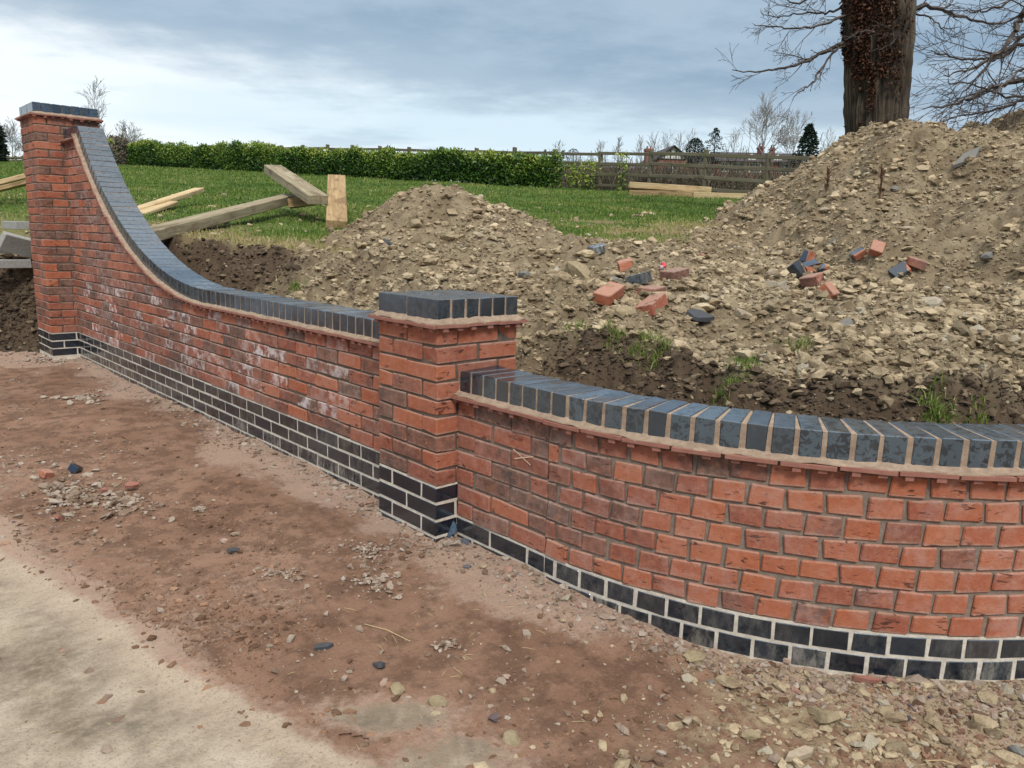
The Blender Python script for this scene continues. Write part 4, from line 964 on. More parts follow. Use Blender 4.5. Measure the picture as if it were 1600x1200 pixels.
for u, v, hgt, lab in ((1291, 300, .26, 'thin brown dead stem standing on the left of the big heap'), (1374, 308, .30, 'dark brown dock stem standing in the middle of the big heap')):
    p = on_ground(u, v); pa = [(np.array([[0, 0, -.05], [.01, .0, hgt*.5], [.0, .015, hgt]]), [.010, .009, .004])]
    for i in range(26): z_ = hgt*(.15+.75*rng.random()); a = rng.random()*6.28; pa.append((np.array([[0, 0, z_], [.03*math.cos(a), .03*math.sin(a), z_+.03]]), [.006, .003]))
    V, F = tubes(pa, 5); o = link('dead_stem', mesh('dead_stem', V, F, M['stem'])); o.location = p; tag(o, lab, 'dead plant')

# ------------------------------------------------------------------ timbers and blocks
def mat_wood(name, c1, c2, c3):
    m, nt, b = new_mat(name, .85, .2); g = G(nt); oi = g.n('ShaderNodeObjectInfo'); off = g.n('ShaderNodeCombineXYZ'); g.set(off.inputs[1], g.math('MULTIPLY', oi.outputs['Random'], 40.))
    c = g.coord('Object', off.outputs[0]); gr = g.noise(g.scale(c, (1.6, 26, 26)), 1., 6, .65, .8)
    base = g.mix(g.step(gr, .35, .68), c1, c2); base = g.mix(g.step(g.noise(g.scale(c, (2.2, 7, 7)), 1., 4), .52, .66, 0., .75), base, c3)
    base = g.mix(g.step(g.noise(g.scale(c, (3, 60, 60)), 1., 3), .62, .72, 0., .7), base, tuple(q*.3 for q in c1))
    g.set(b.inputs['Base Color'], base); g.set(b.inputs['Normal'], g.bump(gr, .6, .006)); return m
M['oldwood'] = mat_wood('weathered_timber', (.24, .195, .125), (.38, .325, .22), (.15, .115, .07))
M['newwood'] = mat_wood('pale_timber', (.46, .33, .17), (.62, .48, .29), (.36, .25, .13))
M['brownwood'] = mat_wood('brown_timber', (.29, .19, .095), (.46, .32, .17), (.18, .11, .055))
def timber(u1, v1, D1, u2, v2, D2, w, h, mat, label, roll=0., cat='timber', group='heavy timbers on the lawn', ends=None):
    a, b_ = at(u1, v1, D1), at(u2, v2, D2); t = Vector(b_-a); L = t.length; t.normalize()
    n_ = t.cross(Vector((0, 0, 1))); n_.normalize(); up = n_.cross(t)
    me = centred(brick_mesh('timber', L, h, w, M[mat], hash(label) % 9999 if False else len(label)*7+int(u1), .004, .008))
    o = link('timber', me); o.location = (a+b_)/2; o.rotation_euler = (Matrix((t, -n_, up)).transposed() @ Matrix.Rotation(roll, 3, 'X')).to_euler()
    return tag(o, label, cat, group)
timber(215, 372, 7.6, 458, 309, 11.0, .22, .115, 'oldwood', 'long weathered timber propped low along the bank behind the long wall')
timber(426, 264, 11.6, 497, 312, 9.8, .25, .12, 'oldwood', 'mossy grey green timber tilted across the end of the long one', .05)
timber(526, 278, 11.7, 526, 351, 9.3, .25, .10, 'brownwood', 'brown timber pointing straight out at the viewer', 0)
timber(452, 318, 10.6, 492, 314, 10.6, .14, .12, 'brownwood', 'short timber offcut under the tilted mossy timber')
timber(516, 312, 11.3, 536, 312, 11.3, .2, .42, 'oldwood', 'squared offcut propping the far end of the brown timber', 0)
timber(205, 331, 10.4, 312, 296, 12.6, .16, .055, 'newwood', 'pale new board, upper of the two beside the sweep', 0, 'board', 'pale boards by the sweep')
timber(205, 339, 10.0, 270, 317, 11.4, .16, .055, 'newwood', 'pale new board, shorter lower one of the two beside the sweep', 0, 'board', 'pale boards by the sweep')
timber(-40, 296, 12.6, 60, 270, 12.8, .15, .07, 'newwood', 'pale board behind the tall pier, upper of two', 0, 'board', 'boards behind the tall pier')
timber(-40, 305, 12.4, 60, 280, 12.6, .15, .07, 'brownwood', 'brown edged board behind the tall pier, lower of two', 0, 'board', 'boards behind the tall pier')
timber(983, 289, 21.6, 1110, 297, 21.6, .24, .16, 'newwood', 'upper new timber of the stack by the fence', 0, 'timber', 'new timbers stacked by the fence')
timber(983, 303, 21.5, 1090, 305, 21.3, .24, .18, 'brownwood', 'lower left new timber of the stack by the fence', 0, 'timber', 'new timbers stacked by the fence')
timber(1082, 306, 20.9, 1175, 309, 20.9, .24, .18, 'newwood', 'lower right new timber of the stack by the fence, running into the heap', 0, 'timber', 'new timbers stacked by the fence')
loose('loose_brick', 263, 361, 290, 356, 'red brick propping the long weathered timber near the coping', 'brick', LR, .02, 0, 0, group=GB, col=red(.3))
loose('loose_brick', 336, 352, 360, 345, 'blue grey brick on the grass below the long timber', 'brick', LB, .03, .2, 0, group=GB, col=(0, .3, 1, 1))
loose('loose_brick', 384, 336, 408, 329, 'dull pink brick under the long timber near its far end', 'brick', LR, .03, 0, 0, group=GB, col=red(.85))
BLK = mesh('block', [], [])
for i, (u, v, D, rz, rx, lab) in enumerate(((28, 352, 8.75, .9, .0, 'grey concrete block, topmost of the pile left of the tall pier'), (30, 383, 8.35, -.5, .45, 'tilted grey concrete block in the middle of the pile left of the tall pier'),
    (0, 382, 8.6, .2, 0, 'grey concrete block cut by the left edge'), (12, 412, 8.25, -.6, .0, 'flat grey concrete block at the bottom of the pile left of the tall pier'))):
    o = link('concrete_block', centred(brick_mesh('concrete_block', .38, .085 if i in (3, 0) else .19, .19 if i in (3, 0) else .085, M['concblock'], 700+i, .002, .005)))
    o.location = at(u, v, D); o.rotation_euler = (rx, .25 if i == 1 else 0, YAW+rz); tag(o, lab, 'concrete block', 'concrete blocks left of the tall pier')

# ------------------------------------------------------------------ hedge and fence along the far edge of the lawn
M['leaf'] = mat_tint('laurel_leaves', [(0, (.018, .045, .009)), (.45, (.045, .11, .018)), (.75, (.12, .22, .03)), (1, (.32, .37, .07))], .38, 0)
M['bark'] = mat_tint('twig_bark', [(0, (.07, .055, .04)), (1, (.07, .055, .04))], .9)
def leaves(P, dirs, L, w, tint, flat=False):
    """folded pointed leaves: two quads each"""
    n = len(P); d = dirs/np.linalg.norm(dirs, axis=1)[:, None]; q = rng.normal(size=(n, 3)); s = np.cross(d, q); s /= np.linalg.norm(s, axis=1)[:, None]; u = np.cross(s, d)
    L = L[:, None]; w = w[:, None]; b0 = P; m0 = P+d*L*.5-u*w*.18; t0 = P+d*L; l = P+d*L*.45+s*w*.5+u*w*.12; r = P+d*L*.45-s*w*.5+u*w*.12
    V = np.stack([b0, m0, t0, l, r], 1).reshape(-1, 3); i = np.arange(n)[:, None]*5
    if flat: return np.stack([b0, l, t0, r], 1).reshape(-1, 3), np.concatenate([np.arange(n)[:, None]*4+np.array(f) for f in ([0, 1, 2], [0, 2, 3])]), np.repeat(tint, 4)
    return V, np.concatenate([i+np.array(f) for f in ([0, 1, 3], [3, 1, 2], [0, 4, 1], [1, 4, 2])]), np.repeat(tint, 5)
def fence_D(S): return (27.66-.908*S)
def fpt(S, off=0.):
    D = fence_D(S)-off; X_, Y_ = XY(D, S); return np.array([X_, Y_, float(bank(np.array([X_]), np.array([Y_]))[0])])
def laurel(name, s0, s1, hfun, n, off, depth, label, cat, group=None, pale=0.):
    S = s0+(s1-s0)*rng.random(n); f = rng.random(n)**.95
    top = hfun(S)*(1+.26*fbm(S*2.2, S*0+3, 301, 3)+.10*fbm(S*7, S*0, 302, 2)); cross = (rng.random(n)-.5)*depth*np.sqrt(np.clip(1.05-f*f*.7, .1, 1))
    D = fence_D(S)-off+cross; X_, Y_ = XY(D, S); z = bank(X_, Y_)
    # shoots bunch the leaves
    sh = np.round(S/.16)*.16+.09*rng.normal(size=n); k = f > .55; S2 = np.where(k, sh, S); X_, Y_ = XY(D, S2)
    top *= 1+np.where(k, .12*_h(np.round(S/.16).astype(np.int64)+500, np.round(cross/.25).astype(np.int64)+90, 3), 0)
    gap = (np.abs((S/.78) % 1-.5) > .40) & (f > .25) & (rng.random(n) < .7) & (n > 5000); f = np.where(gap, f*.55, f)
    P = np.stack([X_, Y_, z+.03+f*top], 1); dirs = rng.normal(size=(n, 3))*np.array([.8, .8, .5])+np.array([0, 0, .55])
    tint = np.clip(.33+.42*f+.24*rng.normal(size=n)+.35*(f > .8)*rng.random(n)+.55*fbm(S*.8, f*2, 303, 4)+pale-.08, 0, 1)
    base = XY(fence_D((s0+s1)/2)-off, (s0+s1)/2); p0 = np.array([*base, float(bank(np.array([base[0]]), np.array([base[1]]))[0])])
    root = empty(name, p0, label, cat, group)
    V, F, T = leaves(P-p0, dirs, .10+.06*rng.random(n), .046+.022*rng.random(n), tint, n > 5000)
    o = link('foliage', mesh('foliage', V, F, M['leaf'], False, T), root); o['kind'] = 'stuff'
    ns = max(4, int(abs(s1-s0)*4)); pa = []
    for i in range(ns):
        S_ = s0+(s1-s0)*(i+.5)/ns; X_, Y_ = XY(fence_D(S_)-off, S_); zz_ = float(bank(np.array([X_]), np.array([Y_]))[0]); hh = float(hfun(np.array([S_]))[0])*.75
        q = np.array([X_, Y_, zz_-.05])-p0; pa.append((np.stack([q, q+[.04*rng.normal(), .04*rng.normal(), hh*.5], q+[.1*rng.normal(), .1*rng.normal(), hh]]), [.012, .009, .004]))
    V, F = tubes(pa, 5); o = link('stems', mesh('stems', V, F, M['bark'], False, np.zeros(len(V))), root); o['kind'] = 'stuff'
    return root
laurel('laurel_hedge', -26, .95, lambda S: .90+.011*np.abs(S)+0*S, 100000, 1.0, .9, 'long clipped laurel hedge running along the far side of the lawn', 'hedge')
laurel('laurel_shrub', .75, 1.35, lambda S: 1.0+0*S, 900, 1.05, .6, 'bushy laurel closing the right end of the long hedge', 'shrub', pale=.1)
laurel('laurel_shrub', 1.55, 2.0, lambda S: .72+0*S, 200, .7, .3, 'small sparse pale laurel just right of the hedge', 'shrub', pale=.35)
laurel('laurel_shrub', 2.05, 2.35, lambda S: .78+0*S, 140, .7, .3, 'small yellowish laurel before the first clear fence panel', 'shrub', pale=.4)
laurel('laurel_shrub', 3.05, 3.2, lambda S: .98+0*S, 90, .6, .2, 'thin single stemmed laurel against the fence post', 'shrub', pale=.4)
M['fence'] = mat_wood('fence_timber', (.10, .088, .06), (.17, .15, .105), (.115, .125, .055))
FE = empty('post_and_rail_fence', fpt(2.0), 'weathered four rail timber fence along the far edge of the lawn', 'fence')
STP = 1.36; SS = [1.22+STP*i for i in range(-19, 9)]
pm = [centred(brick_mesh('fence_post', .14, 1.55, .10, M['fence'], 800+i, .006, .012)) for i in range(3)]
for i, S in enumerate(SS):
    p = fpt(S); o = link('post', random.choice(pm), FE); put(o, (p[0], p[1], p[2]+.46+.03*random.gauss(0, 1)), (random.gauss(0, .012), random.gauss(0, .015), YAW+rad(-90+42)))
    if i == len(SS)-1: break
    q = fpt(SS[i+1])
    for hr in (1.10, .80, .48, .16):
        a, b_ = p+[0, 0, hr+random.gauss(0, .012)], q+[0, 0, hr+random.gauss(0, .012)]; t = Vector(b_-a); L = t.length; t.normalize(); n_ = t.cross(Vector((0, 0, 1))); n_.normalize()
        cam_side = -1 if n_.dot(Vector(CAM-a)) < 0 else 1
        o = link('rail', brick_mesh('fence_rail', L-.01, .095, .04, M['fence'], 820+i, .004, .006), FE) if S > -3 else link('rail', pm[0], FE)
        if S <= -3: o.data = brick_mesh('fence_rail', L-.01, .095, .04, M['fence'], 820, .004, .006)
        put(o, (a+b_)/2+np.array(n_*(.075*cam_side)), Matrix((t, -n_, n_.cross(t))).transposed().to_euler())
# ------------------------------------------------------------------ trees
M['trunk'] = mat_tint('tree_bark', [(0, (.022, .018, .014)), (.45, (.085, .068, .05)), (1, (.17, .145, .11))], .95, 1., 30.)
M['far'] = mat_tint('hazed_bark', [(0, (.26, .25, .255)), (.5, (.36, .35, .36)), (1, (.48, .47, .48))], .95, 0)  # bark paled: distance haze mixed into the colour
M['dark_twig'] = mat_tint('dark_twigs', [(0, (.05, .04, .036)), (1, (.16, .135, .12))], .9, 0)
M['needle'] = mat_tint('conifer_needles', [(0, (.010, .022, .016)), (.6, (.024, .042, .026)), (1, (.06, .075, .045))], .8, 0)
M['ivy'] = mat_tint('dead_ivy', [(0, (.030, .016, .010)), (.5, (.085, .036, .02)), (.85, (.15, .07, .04)), (1, (.24, .17, .11))], .7, 0)
def grow(out, p, d, L, r, depth, R, droop=0., n=6, kids=4, spread=.7, wob=.12):
    d = d/np.linalg.norm(d); pts = [p]; rs = [r]; q = p.copy(); e = d.copy()
    for i in range(n):
        e = e+R.normal(0, wob, 3)+np.array([0, 0, droop]); e /= np.linalg.norm(e); q = q+e*L/n; pts.append(q); rs.append(r*(1-.8*(i+1)/n))
    out.append((np.array(pts), np.array(rs)))
    if depth <= 0: return
    for k in range(kids):
        i = 1+int((n-1)*(.15+.85*R.random())); a = pts[i]; t = pts[i]-pts[i-1]; t /= np.linalg.norm(t); s = R.normal(size=3); s -= t*(s@t); s /= np.linalg.norm(s)
        grow(out, a, t*(1-spread*.5)+s*spread, L*(.42+.25*R.random())*(1.15-.5*i/n), rs[i]*.62, depth-1, R, droop, n, kids, spread, wob)
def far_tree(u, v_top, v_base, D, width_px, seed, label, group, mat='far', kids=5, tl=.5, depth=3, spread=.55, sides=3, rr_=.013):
    R = np.random.default_rng(seed); top, bs = at(u, v_top, D), at(u, v_base, D); H = top[2]-bs[2]; p0 = bs
    root = empty('bare_tree', p0, label, 'tree', group); tr = []; cr = []
    grow(tr, np.zeros(3), np.array([0, 0, 1.]), H*.62, H*.022, 0, R, 0, 7, 0, 0, .03); P, rs = tr[0]; rs[:] = H*.022*(1-.6*np.linspace(0, 1, len(rs)))
    wd = width_px/FPX*D/2
    nb = 13
    for k in range(nb):
        i = 2+int((len(P)-2)*k/nb); a = R.random()*6.28+k*2.4; f = k/nb
        e = np.array([math.cos(a)*(1-f*.75), math.sin(a)*(1-f*.75), .75+.9*f]); L = (wd*1.15*(1-.35*f)+H*.22*f)
        grow(cr, P[min(i, len(P)-1)], e, L, rs[min(i, len(P)-1)]*.55, depth-1, R, .05, 5, kids, spread, .10)
    mn = D/FPX*.27
    for grp, nm in ((tr, 'trunk'), (cr, 'crown')):
        grp = [(a, np.maximum(b_, mn)) for a, b_ in grp]; V, F = tubes(grp, sides if nm == 'crown' else 6); o = link(nm, mesh(nm, V, F, M[mat], False, np.clip(.5+.3*np.repeat(R.normal(size=len(V)//4+1), 4)[:len(V)], 0, 1)), root)
    return root
GF = 'bare trees beyond the fence'
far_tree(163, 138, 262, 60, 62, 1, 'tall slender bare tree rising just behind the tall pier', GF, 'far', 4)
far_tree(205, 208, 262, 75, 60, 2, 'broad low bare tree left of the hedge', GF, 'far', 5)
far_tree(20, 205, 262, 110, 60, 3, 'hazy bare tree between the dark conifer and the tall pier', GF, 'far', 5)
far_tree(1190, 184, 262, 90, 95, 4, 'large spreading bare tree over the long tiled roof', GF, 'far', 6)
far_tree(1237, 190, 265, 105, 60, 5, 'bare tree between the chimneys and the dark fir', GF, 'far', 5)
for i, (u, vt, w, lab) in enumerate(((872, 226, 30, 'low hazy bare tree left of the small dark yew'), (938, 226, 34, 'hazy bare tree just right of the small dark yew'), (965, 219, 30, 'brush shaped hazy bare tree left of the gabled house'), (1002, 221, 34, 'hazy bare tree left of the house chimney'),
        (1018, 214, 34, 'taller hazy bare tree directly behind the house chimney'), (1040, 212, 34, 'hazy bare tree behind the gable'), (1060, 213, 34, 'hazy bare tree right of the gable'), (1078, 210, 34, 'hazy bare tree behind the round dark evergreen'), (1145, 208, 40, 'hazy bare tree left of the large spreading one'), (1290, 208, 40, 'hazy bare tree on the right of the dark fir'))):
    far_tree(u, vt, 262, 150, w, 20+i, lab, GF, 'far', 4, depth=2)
def conifer(u, v_top, v_base, D, width_px, seed, label, kind='fir', n=2600):
    R = np.random.default_rng(seed); top, bs = at(u, v_top, D), at(u, v_base, D); H = top[2]-bs[2]; wd = width_px/FPX*D/2; root = empty('conifer', bs, label, 'tree', 'dark evergreens beyond the fence')
    V, F = tubes([(np.array([[0, 0, 0], [0, 0, H*.5], [0, 0, H*.97]]), [H*.02, H*.014, H*.004])], 7); link('trunk', mesh('trunk', V, F, M['trunk'], False, np.zeros(len(V))), root)
    f = R.random(n)**.8; a = R.random(n)*6.28
    if kind == 'round': prof = np.sqrt(np.clip(1-(2*f-1.0)**2, .02, 1))*(1+.25*fbm(a*1.3, f*4, seed, 3))
    elif kind == 'open': prof = (1-f)**.7*(.35+1.1*np.abs(np.sin(f*19+a*.5)))*(1+.5*fbm(a*1.6, f*7, seed, 3))
    else: prof = (1-f)**.75*(.75+.35*np.abs(np.sin(f*22+a)))*(1+.5*fbm(a*1.4, f*6, seed, 3))
    r = prof*wd*np.sqrt(R.random(n)); P = np.stack([np.cos(a)*r, np.sin(a)*r, H*(.05+.95*f)-.12*r], 1)
    d = np.stack([np.cos(a), np.sin(a), .25*R.normal(size=n)-.1], 1)+R.normal(0, .5, (n, 3)); L = H*(.035+.05*R.random(n))*(.6 if kind == 'open' else 1)
    V, F, T = leaves(P, d, L, L*.5, np.clip(.4+.25*R.normal(size=n)+.4*fbm(a*2, f*6, seed+1, 3), 0, 1)); o = link('crown', mesh('crown', V, F, M['needle'], False, T), root); o['kind'] = 'stuff'
conifer(1084, 216, 262, 80, 30, 1, 'round dark evergreen beside the gabled house', 'round', 1800); conifer(1114, 200, 265, 75, 46, 2, 'pointed thin brownish evergreen right of the round dark one', 'open', 1500)
conifer(1259, 195, 268, 70, 52, 3, 'dark fir at the left shoulder of the big heap', 'fir', 2600); conifer(895, 232, 262, 85, 26, 4, 'small dark yew above the fence near the hedge end', 'round', 700)
conifer(-4, 188, 290, 45, 30, 5, 'dark evergreen cut by the left edge behind the tall pier', 'round', 3000); conifer(810, 238, 262, 95, 14, 6, 'tiny dark spruce tip above the hedge end', 'fir', 300); conifer(851, 233, 262, 95, 14, 7, 'small spruce tip left of the first clear fence post', 'fir', 300)
M['scrub'] = mat_tint('brown_scrub', [(0, (.06, .05, .035)), (.6, (.15, .125, .09)), (1, (.25, .22, .17))], .95, 0)
def scrub(name, s0, s1, d0, d1, n, h, label, mat='scrub'):
    pa = []
    for i in range(n):
        S = s0+(s1-s0)*rng.random(); D = fence_D(S)+d0+(d1-d0)*rng.random(); X_, Y_ = XY(D, S); p = np.array([X_, Y_, float(bank(np.array([X_]), np.array([Y_]))[0])]); L = h*(.4+.8*rng.random()); e = rng.normal(0, .28, 3); e[2] = 1
        q = p+e*L*.5; t = p+e*L+rng.normal(0, .12, 3); pa.append((np.stack([p, q, t]), [.012, .010, .006]))
        for _ in range(2): s_ = q+rng.normal(0, .22, 3)+[0, 0, .2]; pa.append((np.stack([q, (q+s_)/2+rng.normal(0, .03, 3), s_]), [.009, .008, .005]))
    V, F = tubes(pa, 3); o = link(name, mesh(name, V, F, M[mat], False, np.repeat(rng.random(len(pa)), 9))); tag(o, label, 'undergrowth', kind='stuff')
scrub('undergrowth', 2.0, 11, .3, 2.5, 900, .8, 'brown winter scrub behind the fence'); scrub('undergrowth', 3.5, 12, 3, 14, 800, 1.5, 'taller brown scrub before the houses'); scrub('undergrowth', .3, 6, 2, 9, 900, 1.15, 'brown scrub behind the fence beside the hedge end')
# yellowish bush left of the hedge
def bush(u, v, D, wpx, hpx, n, label, mat='leaf', pale=.5):
    bs = at(u, v, D); W_, H_ = wpx/FPX*D/2, hpx/FPX*D; root = empty('bush', bs, label, 'bush'); a = rng.random(n)*6.28; f = rng.random(n); r = W_*np.sqrt(rng.random(n))*np.sqrt(np.clip(1-(f*1.05-.35)**2*1.6, .05, 1))
    P = np.stack([np.cos(a)*r, np.sin(a)*r, f*H_*(1+.2*fbm(a*2, f, 411, 2))], 1); V, F, T = leaves(P, rng.normal(size=(n, 3))+[0, 0, .5], .22+.15*rng.random(n), .08+.04*rng.random(n), np.clip(rng.normal(pale, .2, n), 0, 1))
    o = link('foliage', mesh('foliage', V, F, M[mat], False, T), root); o['kind'] = 'stuff'
    pa = []; grow(pa, np.zeros(3), np.array([0, 0, 1.]), H_*.8, .05, 2, np.random.default_rng(4), 0, 5, 4); V, F = tubes(pa, 4); link('stem', mesh('stem', V, F, M['bark'], False, np.zeros(len(V))), root)
bush(190, 264, 47, 34, 44, 700, 'yellowish brown bush at the left end of the hedge', 'scrub', .8); bush(178, 250, 52, 30, 30, 300, 'thin russet bush behind the yellowish one', 'ivy', .5)
# ---- the big tree behind the heap
TD = 12.2; b0, t0 = at(1367, 232, TD), at(1374, -40, TD); TB = b0.copy(); TB[2] = float(bank(TB[0:1], TB[1:2])[0])-.2
BT = empty('old_tree', TB, 'massive old tree trunk rising behind the big heap', 'tree')
nz, na_ = 230, 260; hts = np.linspace(0, 9.5, nz); V = []; TT = []
zt = (hts+TB[2]-b0[2])/(t0[2]-b0[2]); ax = b0[None, :2]+(t0-b0)[None, :2]*zt[:, None]
for i in range(nz):
    th = YAW+np.arange(na_)*2*math.pi/na_; zabs = hts[i]+TB[2]; rr0 = np.interp(zabs, [1, 2.2, 2.9, 3.6, 4.6, 5.3, 8, 12], [.68, .47, .42, .435, .47, .505, .43, .34])
    w_ = hts[i]*.35+.2*fbm(th*0+hts[i], th*0, 500, 2)
    tw = (th-YAW)+.10*fbm(th*3, th*0+hts[i]*1.4, 501, 3); ridge = np.abs(2*vnoise(tw*16, th*0+hts[i]*2.2, 505)-1)*.65+np.abs(2*vnoise(tw*31, th*0+hts[i]*4.3, 506)-1)*.45; TT.append(np.clip(ridge*.95-.05, 0, 1))
    rr1 = rr0*(1+.05*fbm(np.cos(th)*1.5+5, np.sin(th)*1.5+hts[i]*.5, 502, 3))+.050*(ridge-.5)+.022*fbm(th*9, th*0+hts[i]*3.1, 503, 4, .6)
    rr1 = rr1+.07*np.exp(-((hts[i]+TB[2]-4.65)/.22)**2-((np.angle(np.exp(1j*(th-(YAW+math.pi+.22)))))/.30)**2)*(1+.7*np.sin(th*40+hts[i]*25)*.3)
    V.append(np.stack([ax[i, 0]+rr1*np.cos(th), ax[i, 1]+rr1*np.sin(th), np.full(na_, zabs)], 1))
V = np.concatenate(V)-TB; i = np.arange(nz-1)[:, None]*na_; j = np.arange(na_)[None]; k = (j+1) % na_; F = np.stack([i+j, i+k, i+na_+k, i+na_+j], -1).reshape(-1, 4)
link('trunk', mesh('trunk', V, F, M['trunk'], True, np.clip(np.concatenate(TT)+.25*fbm(V[:, 2]*2, np.arctan2(V[:, 1], V[:, 0])*6, 504, 4), 0, 1)), BT)
# dead ivy clinging to the trunk
n = 7500; zz_ = rng.random(n); th = YAW+math.pi-.90+rng.normal(0, .62, n); za = 2.75+2.9*zz_
k = (np.abs(th-(YAW+math.pi-.43)) < 1.25) & (1.3*fbm(th*3.5, za*1.7, 510, 4)+.30-.42*np.abs(th-(YAW+math.pi-.90+.25*(za-4)/2))-.45*sstep(3.75, 3.0, za) > 0); th, za = th[k], za[k]; n = len(th)
rr0 = np.interp(za, [1, 2.2, 2.9, 3.6, 4.6, 5.3, 8], [.68, .47, .42, .435, .47, .505, .43])+.006+.03*rng.random(n); zt = (za-b0[2])/(t0[2]-b0[2]); P = np.stack([b0[0]+(t0[0]-b0[0])*zt+rr0*np.cos(th), b0[1]+(t0[1]-b0[1])*zt+rr0*np.sin(th), za], 1)-TB
V, F, T = leaves(P, np.stack([np.cos(th), np.sin(th), np.full(n, -.9)], 1)+rng.normal(0, .55, (n, 3)), .03+.045*rng.random(n), .028+.026*rng.random(n), np.clip(.35+.28*rng.normal(size=n), 0, 1))
o = link('dead_ivy', mesh('dead_ivy', V, F, M['ivy'], False, T), BT); o['kind'] = 'stuff'
def limb(parent, off, pxs, r0, r1, seed, twigs=26, tl=.55, depth=2, name='branch', D=TD, mat='dark_twig'):
    """a main branch through points of the view, given with their distances, and its twigs"""
    R = np.random.default_rng(seed); K = np.array([at(u, v, D+dd) for u, v, dd in pxs]); s = np.linspace(0, len(K)-1, 5*(len(K)-1)+1); P = np.stack([np.interp(s, np.arange(len(K)), K[:, i]) for i in range(3)], 1)
    for _ in range(2): P[1:-1] = .5*P[1:-1]+.25*(P[:-2]+P[2:])
    P[1:-1] += R.normal(0, .012, (len(P)-2, 3)); rs = np.linspace(r0, r1, len(P)); out = [(P, rs)]
    for k in range(int(twigs*.48)):
        i = 1+int((len(P)-2)*R.random()); t = P[min(i+1, len(P)-1)]-P[i]; t /= np.linalg.norm(t)+1e-9; q = R.normal(size=3); q -= t*(q@t); q /= np.linalg.norm(q)
        grow(out, P[i], t*.85+q*.5, tl*(.4+.9*R.random()), max(.004, min(.012, rs[i]*.4)), depth, R, -.004, 5, 2+(R.random() < .4), .5, .10)
    out = [(a-off, np.maximum(b_, .0026)) for a, b_ in out]; V, F = tubes(out, 4); return link(name, mesh(name, V, F, M[mat], False, np.clip(.35+.3*np.repeat(R.normal(size=len(V)//4+1), 4)[:len(V)], 0, 1)), parent)
limb(BT, TB, [(1326, 66, 0), (1300, 75, -.2), (1268, 92, -.4), (1235, 104, -.6), (1190, 112, -.8), (1144, 109, -1.)], .035, .006, 1, 26, .5)
limb(BT, TB, [(1324, 70, 0), (1298, 84, -.3), (1272, 128, -.5), (1255, 140, -.7), (1238, 158, -.9)], .026, .005, 2, 20, .4)
limb(BT, TB, [(1324, 22, 0), (1290, 36, -.3), (1250, 47, -.6), (1215, 42, -.9), (1180, 40, -1.1)], .022, .005, 3, 22, .5)
limb(BT, TB, [(1322, 8, 0), (1290, 22, .2), (1255, 18, .4), (1215, 28, .5), (1190, 20, .6)], .02, .005, 4, 20, .5)
limb(BT, TB, [(1320, -10, 0), (1285, -14, -.2), (1240, 8, -.3), (1216, -10, -.4)], .025, .006, 5, 20, .5)
limb(BT, TB, [(1418, 26, 0), (1440, 6, .2), (1478, 18, .5), (1515, 32, .8), (1560, 39, 1.1), (1606, 22, 1.4)], .040, .010, 6, 30, .6)
limb(BT, TB, [(1424, 20, 0), (1450, 25, -.3), (1475, 45, -.5), (1500, 42, -.7)], .015, .005, 7, 14, .4)
limb(BT, TB, [(1366, 50, -.62), (1345, 48, -.66), (1326, 60, -.6)], .012, .006, 8, 5, .25); limb(BT, TB, [(1400, 60, -.62), (1385, 76, -.68), (1362, 80, -.66)], .008, .004, 9, 4, .2)
for i, (a, L) in enumerate(((0.2, 3), (1.9, 3.2), (3.4, 2.8), (4.6, 3.1), (5.5, 2.6))):   # crown above the frame
    out = []; R = np.random.default_rng(60+i); grow(out, np.array([ax[-30][0], ax[-30][1], TB[2]+7.6+.3*i]), np.array([math.cos(a), math.sin(a), .9]), L, .16, 3, R, 0, 6, 4, .7, .1); V, F = tubes([(p-TB, np.maximum(q, .004)) for p, q in out], 4); link('branch', mesh('branch', V, F, M['dark_twig'], False, np.full(len(V), .4)), BT)
